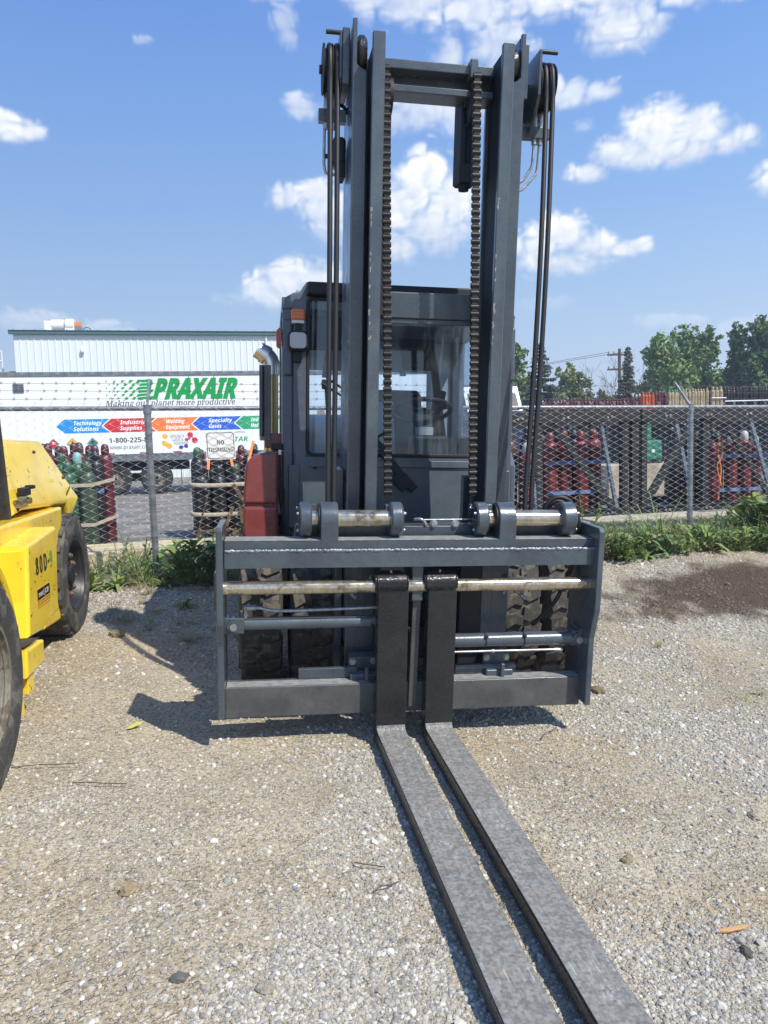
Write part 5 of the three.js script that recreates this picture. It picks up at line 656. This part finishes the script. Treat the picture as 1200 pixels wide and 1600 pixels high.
  for (const [x0, x1, e0, e1] of [[-.214, -.060, -.223, -.066], [.040, .188, .028, .187]]) {
    const fk = new THREE.Group(); fk.name = 'fork'; fk.rotation.set(TILT, x0 < 0 ? .024 : .015, 0); F.add(fk);
    mesh('hook_eye', [discX(e0, e1, .838, -.05, .050, .006, 36), discX(e0 - .006, e0, .838, -.05, .046, .002, 30), discX(e1, e1 + .006, .838, -.05, .046, .002, 30)], M.shank, fk);
    mesh('shank', [extX([[.0, .798], [.0, .104], [-.078, .104], [-.078, .80], [-.05, .81], [-.02, .805]], x0, x1, .005, 2)], M.shank, fk);
    const pts = [[0, .104], [.006, .092], [.022, .083], [.05, .081], [2.25, .203], [2.33, .204], [2.35, .196], [2.33, .172], [2.2, .146], [.05, .004], [-.03, .004], [-.062, .022], [-.078, .06], [-.078, .104]];
    mesh('blade', [extX(pts, x0, x1, .006, 2)], M.shank, fk); mesh('worn_top', [extX([[.004, .104], [.0075, .0925], [.0225, .0845], [.05, .0825], [2.25, .2045], [2.33, .2055], [2.33, .2035], [2.25, .2025], [.05, .0805], [.0215, .0825], [.0055, .0915], [.002, .104]], x0 + .004, x1 - .004, .0004)], M.fork, fk);
    mesh('grease_nipple', [cylY(.885, .90, (e0 + e1) / 2, -.05, .006, 8)], M.zinc, fk);
  }
  { const c = mp('fork_cylinder', [cylX(-.872, -.236, .617, -.12, .031, 28), cylX(-.236, -.06, .622, -.12, .024, 24), bx(-.872, -.26, .645, .650, -.13, -.10, .001)], M.gray); mesh('clevis', [bx(-.968, -.945, .575, .658, -.15, -.085, .004), discX(-.002, .002, 0, 0, .001), ext(poly([[-.945, .58], [-.875, .575], [-.868, .655], [-.945, .655]]), -.105, -.085, .003), cylZ(-.16, -.075, -.925, .614, .032, 24)], M.gray, c); mesh('clevis_pin', cylZ(-.076, -.062, -.925, .614, .017, 18), M.zinc, c); }
  { const c = mp('fork_cylinder', [cylX(.196, .850, .502, -.12, .037, 28)], M.gray); mesh('cable_tie', [.375, .585].flatMap((x) => [cylX(x - .004, x + .004, .502, -.12, .0385, 24), bx(x - .009, x + .009, .522, .536, -.095, -.075, .003)]), M.black, c); mesh('clevis', [bx(.85, .905, .462, .545, -.14, -.10, .004), cylZ(-.14, -.085, .885, .502, .034, 24), bx(.885, .905, .455, .56, -.2, -.08, .004)], M.gray, c); mesh('clevis_pin', cylZ(-.086, -.070, .887, .50, .018, 18), M.zinc, c); }
  mp('hydraulic_pipe', [tube([[-.86, .695, -.12], [-.80, .699, -.12], [-.73, .683, -.12], [-.6, .681, -.12], [-.2, .690, -.12]], .0085, 30, 10, .3)], M.zinc); mp('pipe_elbow', [cylX(-.875, -.815, .70, -.12, .014, 6), cylX(-.86, -.845, .70, -.12, .019, 6), cylY(.645, .71, -.868, -.12, .014, 6), cylY(.655, .672, -.868, -.12, .019, 6)], M.zinc);
  mp('hydraulic_pipe', [tube([[.19, .446, -.10], [.5, .445, -.10], [.78, .444, -.10]], .0062, 12, 8)], M.zinc); mp('pipe_elbow', [cylX(.755, .80, .443, -.10, .012, 6), cylX(.41, .425, .445, -.10, .010, 10)], M.zinc);
  // --- side shift shafts on top of the carriage
  for (const [caps, brk, sh] of [[[[-.602, -.542], [-.148, -.086]], [-.500, -.413], [-.56, -.12]], [[[.293, .355], [.752, .824]], [.405, .494], [.33, .78]]]) {
    const s = mp('side_shift_shaft', [cylX(...sh, 1.152, -.12, .0435, 32)], M.steel);
    mp('shaft_bracket', [ext((() => { const q = new THREE.Shape(); q.moveTo(.088, 1.148); q.absarc(0, 1.148, .088, 0, Math.PI); q.lineTo(-.088, 1.045); q.lineTo(.088, 1.045); return q; })(), 0, brk[1] - brk[0], .006, 2).rotateY(Math.PI / 2).translate(brk[0], 0, -.12)], M.gray); mesh('snap_ring', cylX(brk[0] - .010, brk[0] + .002, 1.152, -.12, .074, 30), M.dark, s); mesh('snap_ring', cylX(brk[1] - .002, brk[1] + .004, 1.152, -.12, .054, 30), M.steel, s);
    for (const [a, b] of caps) { const c = mp('shaft_cap', [discX(a, b, 1.149, -.125, .087, .008, 40), bx(a + .008, b - .006, 1.06, 1.15, -.26, -.12, .006)], M.gray); const out = a < (brk[0]) ? a : b, sg = out === a ? -1 : 1; mesh('cap_face', cylX(out, out + sg * .004, 1.149, -.125, .070, 30), M.shank, c); mesh('cap_bolt', [0, 1, 2, 3].map((i) => cylX(out, out + sg * .014, 1.149 + .062 * Math.sin(i * 1.571 + .6), -.125 + .062 * Math.cos(i * 1.571 + .6), .0085, 6)), M.zinc, c); }
    mp('key_block', [bx(brk[0] - .055, brk[0] - .02, 1.185, 1.225, -.15, -.11, .004)], M.gray);
  }
  mp('carriage_rear_plate', [bx(-.62, .85, 1.045, 1.10, -.30, -.20, .006), bx(-.62, .85, .95, 1.05, -.30, -.26, .006)], M.gray);
  mp('carriage_rear_plate', [bx(-.17, -.05, .2, 1.09, -.33, -.27, .006), bx(.27, .39, .2, 1.09, -.33, -.27, .006)], M.dark);
  mp('hydraulic_hose', [tube([[.70, 1.16, -.22], [.715, 1.215, -.21], [.77, 1.252, -.20], [.84, 1.225, -.19], [.885, 1.13, -.18], [.893, 1.04, -.19], [.88, .85, -.24], [.84, .72, -.30]], .0125, 50, 10)], M.hose); mp('hydraulic_hose', [tube([[.72, 1.17, -.25], [.78, 1.225, -.24], [.85, 1.19, -.23], [.878, 1.08, -.23], [.87, .9, -.26]], .011, 40, 8)], M.hose); mp('hydraulic_hose', [tube([[.86, .80, -.24], [.82, .68, -.26], [.77, .60, -.28], [.70, .52, -.30]], .012, 20, 8)], M.hose);
  mp('valve_fittings', [[-.37, .74], [-.345, .755], [-.31, .73], [-.335, .735]].flatMap(([x, y], i) => [rod([x, y + .05, -.25], [x + (i % 2 ? .015 : -.01), y, -.23], .012, 8), rod([x, y + .012, -.24], [x + (i - 1.5) * .022, y - .02, -.22], .013, 6)]), M.zinc); mp('valve_fittings', [[.55, .74], [.58, .76], [.62, .73], [.65, .75], [.60, .71]].flatMap(([x, y], i) => [rod([x, y + .06, -.3], [x + (i % 2 ? .01 : -.012), y, -.28], .011, 8), rod([x, y + .012, -.29], [x + (i - 2) * .02, y - .03, -.27], .012, 6)]), M.zinc);
  mp('red_tag', [ext(poly([[-.345, .905], [-.30, .888], [-.305, .875], [-.345, .888]]), -.21, -.206, .0005)], M.strapOrange); mp('hose_line', [tube([[.0, 1.13, -.22], [.03, 1.135, -.2], [.05, 1.12, -.2], [.06, 1.10, -.2]], .008, 14, 8), rod([.02, 1.128, -.22], [.3, 1.13, -.22], .005)], M.zinc); mp('plate_bolt', [...bolt(.10, 1.112, -.20, .015, .015), ...bolt(.215, 1.112, -.20, .015, .015)], M.zinc);

  // --- wheels, axle, chassis
  const tyre = (x0, w, R, seg = 26) => { // carcass by lathe, lugs as real blocks
    const carc = toCreasedNormals(new THREE.LatheGeometry([[R * .60, .01], [R * .62, 0], [R * .74, -.012], [R * .90, -.004], [R * .955, .012], [R * .962, w * .5], [R * .955, w - .012], [R * .90, w + .004], [R * .74, w + .012], [R * .62, w], [R * .60, w - .01]].map(([r, y]) => new THREE.Vector2(r, y)), 64), .6).rotateZ(-Math.PI / 2).translate(x0, 0, 0);
    const blk = (sd) => { const half = w / 2, l = 2 * Math.PI * R / seg; const q = sd < 0 ? [[.012, -l * .36], [half * .55, -l * .10], [half * .96, -l * .20], [half * 1.02, l * .30], [half * .62, l * .46], [.0, l * .34]] : [[half * .98, -l * .36], [half * 1.3, -l * .50], [w - .008, -l * .24], [w, l * .38], [half * 1.42, l * .14], [half * 1.05, l * .26]]; return ext(poly(q), 0, R * .048, .003).rotateY(0); };
    const gs = []; for (const sd of [-1, 1]) { const b = blk(sd); for (let i = 0; i < seg; i++) { const g = b.clone(), a = (i + (sd > 0 ? .5 : 0)) / seg * Math.PI * 2; g.translate(x0, 0, R * .952); g.rotateX(a); gs.push(g); } }
    return [carc, gs];
  };
  const AX = [.50, -1.12];
  for (const [x0, w, nm] of [[-.915, .235], [-.615, .235], [.655, .235], [.945, .235]]) {
    const wl = new THREE.Group(); wl.name = 'wheel'; wl.position.set(0, AX[0], AX[1]); wl.rotation.x = .13 + x0; F.add(wl); const [c, l] = tyre(x0, w, .505); mesh('tyre', c, M.rubber, wl); const lm = mesh('tread_lugs', l, M.tread, wl); lm.userData.kind = 'stuff'; mesh('wheel_rim', [discX(x0 + .03, x0 + w - .03, 0, 0, .31, .02, 30)], M.rim, wl);
  }
  for (const x of [-.80, .78]) { const wl = new THREE.Group(); wl.name = 'wheel'; wl.position.set(0, .45, -3.35); F.add(wl); mesh('tyre', tyre(x, .24, .455)[0], M.rubber, wl); mesh('wheel_rim', discX(x + .03, x + .21, 0, 0, .28, .02, 24), M.rim, wl); }
  mesh('front_axle', [cylX(-.9, 1.15, .5, -1.12, .13, 20), bx(-.33, .55, .30, .95, -1.5, -.75, .03), bx(-.30, .52, .95, 1.0, -1.2, -.6)], M.underside, F);
  mesh('chassis', [bx(-.62, .84, .55, 1.0, -3.5, -1.55, .03), bx(-.72, .94, .80, 1.05, -3.5, -1.45, .03)], M.dark, F);
  mesh('counterweight', [extX([[-3.0, .35], [-3.0, 1.30], [-3.9, 1.30], [-4.05, 1.0], [-3.95, .35]], -.75, .97, .05, 2)], M.red, F);
  mesh('engine_hood', [extX([[-2.75, 1.0], [-2.72, 1.33], [-3.9, 1.30], [-3.9, 1.0]], -.60, .82, .05, 2)], M.red, F);
  mesh('air_cleaner', [cylX(-.50, -.10, 1.62, -2.95, .17, 24), cylX(-.46, -.44, 1.62, -2.95, .175, 24), bx(-.5, -.1, 1.35, 1.5, -3.0, -2.9)], M.lightGrey, F);
  // red mudguard left of the cab, two panels with a seam
  const fend = (y0, y1, r) => { const q = new THREE.Shape(); q.moveTo(-.905, y0); q.lineTo(-.905 + (r ? .012 : 0), y1 - r); if (r) q.quadraticCurveTo(-.892, y1 - .012, -.892 + r, y1); else q.lineTo(-.905, y1); q.lineTo(-.695, y1 + (r ? .006 : 0)); q.lineTo(-.695, y0); return ext(q, -1.75, -.88, .022, 4); };
  const fd = mesh('mudguard', [fend(1.163, 1.475, .125)], M.red, F); mesh('lower_panel', [fend(.93, 1.152, 0), bx(-.885, -.70, 1.148, 1.168, -1.7, -.905)], M.red, fd); mesh('side_edge', [bx(-.93, -.905, .18, .98, -1.3, -.80, .004)], M.rust, fd);
  mesh('door_seal', [tube([[-.690, 1.46, -1.0], [-.685, 1.25, -1.0], [-.655, 1.02, -1.0], [-.645, .94, -1.0]], .013, 20, 8), bx(-.672, -.652, .96, 1.25, -1.3, -1.09, .004)], M.black, F);

  // --- cab
  const CZ = -1.08;
  { const hole = new THREE.Path(); hole.absarc(-.43, 1.16, .128, 0, Math.PI * 2); mesh('front_panel', [ext(poly([[-.53, .90], [-.53, 1.45], [.75, 1.45], [.75, .90]], [hole]), CZ - .03, CZ, .004), bx(-.50, .72, 1.385, 1.43, CZ - .002, CZ + .014, .006)], M.cab, F); mesh('panel_recess', [bx(-.60, -.28, 1.0, 1.33, CZ - .34, CZ - .30), cylX(-.6, -.28, 1.2, CZ - .2, .03, 12)], M.black, F); mesh('panel_hole_plug', [cylZ(CZ, CZ + .004, -.462, 1.384, .016, 18), cylZ(CZ, CZ + .004, .0, 1.30, .006, 10), cylZ(CZ, CZ + .004, .0, 1.27, .006, 10)], M.black, F); }
  for (const s of [0, 1]) { const X = (a, b) => s ? [mir2(b), mir2(a)] : [a, b]; mesh('cab_pillar', [extX([[CZ, .93], [CZ, 2.42], [CZ - .16, 2.42], [CZ - .16, .93]], ...X(-.600, -.512), .012, 2), bx(...X(-.668, -.596), .93, 2.38, CZ - .17, CZ - .035, .014), bx(...X(-.63, -.56), 1.0, 1.40, CZ - .02, CZ + .012, .006), bx(...X(-.67, -.60), 1.95, 2.30, CZ - .1, CZ - .01, .02)], M.cab, F); mesh('rear_pillar', [bx(...X(-.655, -.56), 1.0, 2.40, -2.48, -2.38, .012)], M.cab, F); }
  mesh('cab_roof', [ext(poly([[-.668, 2.36], [-.655, 2.43], [-.600, 2.462], [-.560, 2.470], [-.520, 2.530], [.70, 2.530], [.74, 2.47], [.80, 2.44], [.832, 2.36]]), -2.5, CZ - .02, .012, 2)], M.cab, F); mesh('roof_visor', [bx(-.520, .695, 2.44, 2.515, CZ - .03, CZ + .075, .012)], M.black, F); mesh('roof_side_vents', [0, 1, 2].map((i) => bx(-.674, -.664, 2.20 + i * .06, 2.235 + i * .06, -1.6, -1.2, .003)), M.black, F);
  mesh('windscreen_seal', [ring(-.520, .690, 1.452, 2.435, .045, .020, CZ - .02, CZ + .006, .004)], M.black, F); mesh('windscreen', [ext(rrect(-.505, .675, 1.467, 2.42, .03), CZ - .010, CZ - .005, 0)], M.dustyGlass, F);
  { const right = (x0, x1) => extX([[CZ - .17, 1.0], [CZ - .17, 2.46], [-2.46, 2.46], [-2.46, 1.0]], x0, x1, .004, 1, [(() => { const p = new THREE.Path(); const a = 1.50, b = 2.40, y0 = 1.60, y1 = 2.42, r = .05; p.moveTo(a + r, y0); p.lineTo(b - r, y0); p.absarc(b - r, y0 + r, r, -Math.PI / 2, 0); p.lineTo(b, y1 - r); p.absarc(b - r, y1 - r, r, 0, Math.PI / 2); p.lineTo(a + r, y1); p.absarc(a + r, y1 - r, r, Math.PI / 2, Math.PI); p.lineTo(a, y0 + r); p.absarc(a + r, y0 + r, r, Math.PI, 1.5 * Math.PI); return p; })()]); mesh('cab_door', [right(.805, .832)], M.cab, F); mesh('door_pane', [bx(.816, .820, 1.58, 2.44, -2.42, -1.48)], M.glass, F); mesh('cab_door', [right(-.668, -.645)], M.cab, F); mesh('door_pane', [bx(-.658, -.654, 1.58, 2.44, -2.42, -1.48)], M.glass, F); }
  mesh('rear_wall', [bx(-.58, .79, 1.0, 1.50, -2.47, -2.42, .006), bx(-.58, .79, 2.123, 2.50, -2.47, -2.42, .006), bx(.53, .79, 1.49, 2.13, -2.47, -2.42, .006), bx(.30, .35, 2.09, 2.13, -2.43, -2.41, .004)], M.interior, F); mesh('rear_window', [bx(-.58, .54, 1.49, 2.14, -2.452, -2.448)], M.glass, F); mesh('headliner', [bx(-.58, .79, 2.48, 2.50, -2.45, -1.2, .004)], M.interior, F);
  mesh('dark_slant_plates', [ext(poly([[.245, 2.47], [.515, 2.47], [.57, 2.12], [.295, 2.12]]), -2.26, -2.20, .01), ext(poly([[.52, 2.14], [.57, 2.14], [.665, 1.45], [.60, 1.45]]), -2.26, -2.20, .006)], M.seat, F);  // two slanted dark plates ahead of the rear wall
  mesh('cab_floor', [bx(-.6, .82, .98, 1.03, -2.42, CZ - .04)], M.dark, F); mesh('dashboard', [extX([[CZ - .05, 1.03], [CZ - .05, 1.42], [CZ - .16, 1.44], [CZ - .24, 1.38], [CZ - .24, 1.03]], -.42, .10, .012), bx(-.05, .25, 1.03, 1.36, CZ - .30, CZ - .06, .02)], M.interior, F);
  const sc = mesh('steering_column', [bx(.20, .46, 1.40, 1.60, -1.50, -1.30, .03), bar([.33, 1.45, -1.42], [.30, 1.76, -1.52], .12, .11)], M.dark, F); mesh('column_collar', [cylY(1.60, 1.655, .31, -1.44, .062, 24)], M.lightGrey, sc); const wheel = mesh('steering_wheel', [new THREE.TorusGeometry(.205, .017, 12, 56).rotateX(Math.PI / 2 - .35).translate(.30, 1.77, -1.52), ...[0.4, 2.5, 4.6].map((a) => rod([.30, 1.76, -1.52], [.30 + .20 * Math.cos(a), 1.77 + .07 * Math.sin(a), -1.52 + .188 * Math.sin(a)], .012, 8)), cylY(1.74, 1.79, .30, -1.52, .045, 18)], M.black, sc); mesh('spinner_knob', new THREE.SphereGeometry(.026, 14, 10).translate(.46, 1.81, -1.46), M.black, sc);
  const st = mesh('driver_seat', [bx(-.10, .42, 1.30, 1.44, -2.15, -1.65, .05), extX([[-2.02, 1.38], [-2.14, 1.93], [-2.20, 1.96], [-2.26, 1.92], [-2.18, 1.38]], -.11, .43, .04, 3)], M.seat, F); mesh('seat_cover', [extX([[-1.995, 1.40], [-2.10, 1.86], [-2.115, 1.86], [-2.01, 1.40]], -.06, .20, .004), bx(-.08, .2, 1.44, 1.455, -2.05, -1.7, .006)], M.clearPlastic, st); mesh('armrest', [bx(.45, .53, 1.56, 1.62, -2.1, -1.75, .02), bar([.47, 1.6, -2.0], [.56, 1.95, -2.05], .08, .06)], M.seat, st);
  mesh('interior_lamp', [cylX(-.50, -.22, 2.375, -1.25, .016, 14)], M.lightGrey, F); mesh('inside_bracket', [bar([-.40, 1.95, -1.16], [-.36, 2.28, -1.16], .035, .02), bx(-.26, -.20, 2.24, 2.31, -1.2, -1.14)], M.dark, F); mesh('sun_blind', [bx(-.50, -.12, 2.15, 2.36, -1.40, -1.36, .006)], M.seat, F);
  // wipers
  mesh('wiper', [bx(-.425, -.385, 1.87, 1.93, CZ + .005, CZ + .05, .008), rod([-.43, 1.905, CZ + .05], [-.23, 1.79, CZ + .03], .008), rod([-.37, 1.92, CZ + .05], [-.17, 1.80, CZ + .03], .008), bar([-.40, 1.90, CZ + .03], [-.37, 1.48, CZ + .02], .02, .014), rod([-.30, 1.75, CZ + .02], [-.22, 1.50, CZ + .02], .007)], M.black, F);
  mesh('wiper', [bar([-.08, 1.56, CZ + .03], [.14, 1.28, CZ + .045], .030, .016), bar([-.06, 1.50, CZ + .035], [.105, 1.285, CZ + .05], .026, .014), bar([.09, 1.335, CZ + .05], [.165, 1.245, CZ + .055], .056, .03), bar([.035, 1.33, CZ + .05], [.11, 1.245, CZ + .055], .05, .03), rod([.0, 1.62, CZ + .02], [-.08, 1.57, CZ + .03], .008)], M.black, F);
  // lights on the left pillar
  { const l = mesh('marker_lamp', [bx(-.616, -.532, 2.283, 2.355, CZ - .01, CZ + .05, .012), ...[0, 1, 2].map((i) => bx(-.612, -.536, 2.295 + i * .02, 2.303 + i * .02, CZ + .048, CZ + .054, .002))], M.amber, F); mesh('lamp_base', bx(-.612, -.535, 2.266, 2.285, CZ - .01, CZ + .045, .004), M.white, l); }
  { const l = mesh('work_lamp', [ext(rrect(-.636, -.512, 2.098, 2.218, .03), CZ + .01, CZ + .075, .012, 3), bx(-.59, -.55, 2.21, 2.27, CZ - .01, CZ + .03, .006), bx(-.60, -.55, 2.03, 2.10, CZ - .01, CZ + .03, .006)], M.black, F); mesh('lens', [ext(rrect(-.624, -.524, 2.11, 2.206, .024), CZ + .07, CZ + .079, .003, 2)], M.lamp, l); }
  mesh('side_reflector', [ext(poly([[-.705, 2.135], [-.69, 2.12], [-.672, 2.14], [-.672, 2.23], [-.688, 2.245], [-.705, 2.225]]), CZ - .07, CZ - .02, .003)], M.redLens, F);
  // exhaust stack with heat shield and chrome elbow, mirror
  { const e = mesh('exhaust_stack', [cylY(1.35, 2.02, -.735, -1.62, .05, 20)], M.brass, F); mesh('chrome_elbow', [tube([[-.735, 2.0, -1.62], [-.735, 2.06, -1.62], [-.745, 2.10, -1.62], [-.775, 2.135, -1.62], [-.825, 2.17, -1.62]], .060, 30, 20, .5), cylX(-.02, .02, 0, 0, .066, 24).rotateZ(-.55).translate(-.775, 2.135, -1.62)], M.chrome, e); const R2 = []; for (let i = 0; i < 5; i++) { const a = -1.9 - i * .55; R2.push(bar([-.735 + .075 * Math.cos(a), 1.55, -1.62 - .075 * Math.sin(a)], [-.735 + .075 * Math.cos(a), 2.06, -1.62 - .075 * Math.sin(a)], .045, .006, [-Math.sin(a) * 0 + Math.cos(a), 0, -Math.sin(a)])); } mesh('heat_shield', [R2, bx(-.815, -.79, 1.58, 2.06, -1.66, -1.54, .006)], M.grayScuffed, e); mesh('shield_foot', [bx(-.78, -.66, 1.50, 1.60, -1.66, -1.56, .006)], M.red, e); }
  mesh('step_bracket', [bx(-.74, -.665, 1.49, 1.53, -1.2, -1.1, .006)], M.black, F);
  mesh('cab_side_panel', [extX([[-1.15, .95], [-1.15, 1.4], [-1.3, 1.55], [-2.3, 1.55], [-2.3, .95]], .834, .875, .01)], M.cab, F);
}

// ---------------------------------------------------------------- yellow forklift parked at the left, only its left flank in view
{
  const T = thing('forklift', 'yellow forklift marked 80D-9 cut by the left margin', 'forklift', [-2.382, .1, -5.773], .16581);
  const wheel = (x1, y, z, R, w, rimMat, dust) => {
    const g = new THREE.Group(); g.name = 'wheel'; g.position.set(x1, y, z); T.add(g);
    mesh('tyre', [toCreasedNormals(new THREE.LatheGeometry([[R * .55, -.02], [R * .60, .0], [R * .66, .012], [R * .80, .022], [R * .93, .008], [R * .985, -.03], [R, -.08], [R, -w + .08], [R * .985, -w + .03], [R * .9, -w], [R * .6, -w]].map(([r, a]) => new THREE.Vector2(r, a)), 64), .5).rotateZ(-Math.PI / 2)], M.rubber, g);
    const b = []; for (let i = 0; i < 22; i++) { const q = bx(-.055, -.004, -.03, .03, R * .955, R * 1.006, .008); q.rotateX(i / 22 * 6.283); b.push(q); const q2 = bx(-w + .004, -.09, -.022, .022, R * .975, R * 1.008, .008); q2.rotateX((i + .5) / 22 * 6.283); b.push(q2); } const lg = mesh('tread_lugs', b, M.rubber, g); lg.userData.kind = 'stuff';
    mesh('wheel_rim', [toCreasedNormals(new THREE.LatheGeometry([[0, -.055], [R * .22, -.055], [R * .25, -.075], [R * .42, -.085], [R * .50, -.075], [R * .545, -.03], [R * .575, .004], [R * .61, .006], [R * .615, -.02]].map(([r, a]) => new THREE.Vector2(r, a)), 48), .5).rotateZ(-Math.PI / 2)], rimMat, g);
    mesh('hub', [discX(-.06, dust ? .02 : -.02, 0, 0, R * .17, .012, 28)], rimMat, g);
    for (let i = 0; i < 10; i++) { const a = i / 10 * 6.283 + .2; mesh('wheel_nut', [cylX(-.075, -.042, R * .33 * Math.sin(a), R * .33 * Math.cos(a), .025, 6), cylX(-.044, -.030, R * .33 * Math.sin(a), R * .33 * Math.cos(a), .013, 10)], M.nut, g); }
  };
  wheel(0, .507, .0, .468, .27, M.rim); wheel(.25, .47, 2.74, .48, .30, M.rimDusty, true);
  mesh('chassis', [bx(-1.55, -.30, .30, .95, -.55, 3.1, .03), cylX(-1.6, -.2, .5, 0, .09), cylX(-1.6, .1, .44, 2.76, .12)], M.underside, T);
  mesh('flank_panel', [extX([[.16, 1.04], [.20, .70], [.33, .24], [.82, .27], [.82, .35], [1.62, .35], [1.9, .5], [1.9, 1.04]], -.30, -.03, .02, 3)], M.yellow, T);
  mesh('counterweight', [extX([[.34, 1.02], [-.30, 1.02], [-.66, .96], [-.70, .45], [-.62, .38], [-.62, 1.0]], -1.5, -.34, .02, 2), bx(-1.5, -.34, .38, 1.0, -.68, .3, .05)], M.yellow, T);
  const hood = mesh('engine_hood', [extX([[1.11, 1.545], [-.14, 1.535], [-.52, 1.19], [-.63, 1.09], [-.66, 1.05], [-.42, .93], [-.30, .935], [-.24, 1.03], [.85, 1.075], [1.09, 1.055]], -1.45, -.085, .035, 4)].map((g) => { const p = g.attributes.position; for (let i = 0; i < p.count; i++) if (p.getX(i) > -.8) p.setX(i, p.getX(i) - Math.max(0, p.getY(i) - 1.06) * .29); g.computeVertexNormals(); return toCreasedNormals(g, .5); }), M.yellow, T);
  mesh('hood_seam', [bar([-.28, 1.10, 0], [-.42, 1.16, 0], .012, .01).applyMatrix4(new THREE.Matrix4().makeRotationY(-Math.PI / 2)).translate(-.098, 0, 0)], M.rust, hood);
  const box = mesh('step_box', [extX([[1.57, .925], [1.66, .42], [1.40, .40], [1.02, .44], [.93, .955], [.96, .972]], -.55, .115, .018, 3)], M.yellow, T);
  mesh('grip_pad', [bar([0, 0, 0], [0, 0, 0.0001], .01, .01)].map(() => ext(poly([[-.30, -1.18], [.03, -1.18], [.03, -1.02], [-.30, -1.02]]), 0, .006, .001).rotateX(-Math.PI / 2).rotateX(.0725).translate(0, .876 + .0845, 0)), M.grip, box); mesh('grip_pad', [ext(poly([[-.34, -1.44], [.0, -1.44], [.0, -1.25], [-.34, -1.25]]), 0, .006, .001).rotateX(-Math.PI / 2).rotateX(.0725).translate(0, .9605, 0)], M.grip, box);
  // lettering as cut letters proud of the panel so the paint stays one surface
  const label = (tex, z0, z1, y0, y1, lift, name, par) => { const g = new THREE.PlaneGeometry(z1 - z0, y1 - y0); g.rotateY(Math.PI / 2).translate(.1165 + lift, (y0 + y1) / 2, (z0 + z1) / 2); return mesh(name, g, std({ map: tex, roughness: .45, transparent: true, alphaTest: .5 }), par, false); };
  const letters = canvasTex(512, 256, (c, w, h) => { c.clearRect(0, 0, w, h); c.save(); c.scale(.78, 1.12); c.font = 'bold 190px sans-serif'; c.fillStyle = '#25211f'; c.fillText('8', 14, 185); c.fillText('0', 150, 185); c.fillText('D', 286, 185); c.fillText('-', 440, 176); c.fillStyle = '#45b24d'; c.fillText('9', 520, 185); c.restore(); });
  label(letters, 1.07, 1.47, .705, .875, .0015, 'lettering', box);
  const stick = canvasTex(256, 160, (c, w, h) => { c.fillStyle = '#eeb63c'; c.fillRect(0, 0, w, h); c.fillStyle = '#161312'; c.fillRect(0, 6, w, 92); c.font = 'italic bold 62px sans-serif'; c.fillStyle = '#e9e6df'; c.save(); c.scale(.78, 1); c.fillText('mod', 16, 74); c.restore(); c.fillStyle = '#cf4a2a'; c.fillRect(128, 12, 8, 82); c.save(); c.scale(.85, 1); c.fillStyle = '#f4f2ec'; c.fillText('JCB', 164, 74); c.restore(); c.fillStyle = '#5b4a1e'; for (let i = 0; i < 2; i++) for (let k = 0; k < 6; k++) c.fillRect(8 + k * 41 + (i * 7), 110 + i * 22, 30 + (k % 3) * 4, 9); });
  label(stick, 1.20, 1.46, .545, .655, .0015, 'sticker', box);
  mesh('box_front', [ext(poly([[-.56, .42], [.095, .42], [.095, .905], [-.56, .905]]), 1.61, 1.625, .004)].map((g) => g), M.yellow, T);
  mesh('front_fender', [(() => { const q = new THREE.Shape(); q.absarc(0, 0, .62, .25, Math.PI * .98); q.absarc(0, 0, .575, Math.PI * .98, .25, true); return ext(q, 0, .36, .006).rotateY(-Math.PI / 2).translate(.20, .47, 2.74); })(), bx(.165, .20, .14, .6, 2.12, 2.19, .004)], M.yellow, T);
  mesh('step', [extX([[1.72, .42], [2.03, .44], [2.05, .30], [1.74, .30]], -.15, .205, .012, 2), bx(.05, .19, .2, .32, 1.9, 2.0, .004)], M.yellow, T); mesh('step_grip', ext(poly([[-.13, -2.01], [.185, -2.01], [.185, -1.75], [-.13, -1.75]]), 0, .005, .001).rotateX(-Math.PI / 2).rotateX(-.06).translate(0, .33, 0), M.grip, T);
  const gp = mesh('grille_panel', [bar([-.10, 1.04, 1.10], [-.10, 1.80, 1.20], .09, .05, [0, 0, 1]), bx(-.16, -.12, 1.05, 1.8, 1.18, 2.0), bar([-.10, 1.04, 1.95], [-.10, 1.8, 1.98], .08, .05)], M.grip, T); gp.position.x = -.05; for (let i = 0; i < 9; i++) mesh('louvre', bx(-.125, -.085, 0, .045, 1.19, 1.93, .008).rotateZ(.35).translate(.02, 1.12 + i * .075, 0), M.rackDark, gp);
  mesh('cab_shell', [bx(-1.45, -.2, 1.05, 2.3, 1.2, 2.5, .05)], M.dark, T);
  const lt = mesh('hood_latch', [bx(-.11, -.06, 1.17, 1.225, .79, .93, .01), bx(-.10, -.045, 1.21, 1.235, .74, .80, .006)], M.black, T); mesh('latch_hook', [bx(-.105, -.06, 1.125, 1.155, .90, 1.04, .006), cylZ(.78, .92, -.075, 1.135, .010, 8), discX(-.09, -.06, 1.135, .80, .022, .004, 14)], M.nut, lt);
  mesh('bolt_heads', [...[[1.0, 1.09], [.55, 1.45]].map(([z, y]) => cylX(-.1, -.085, y, z, .012, 6)), cylX(-.104, -.085, 1.245, -.22, .014, 10)], M.rust, T);
}
renderer.render(scene, camera);
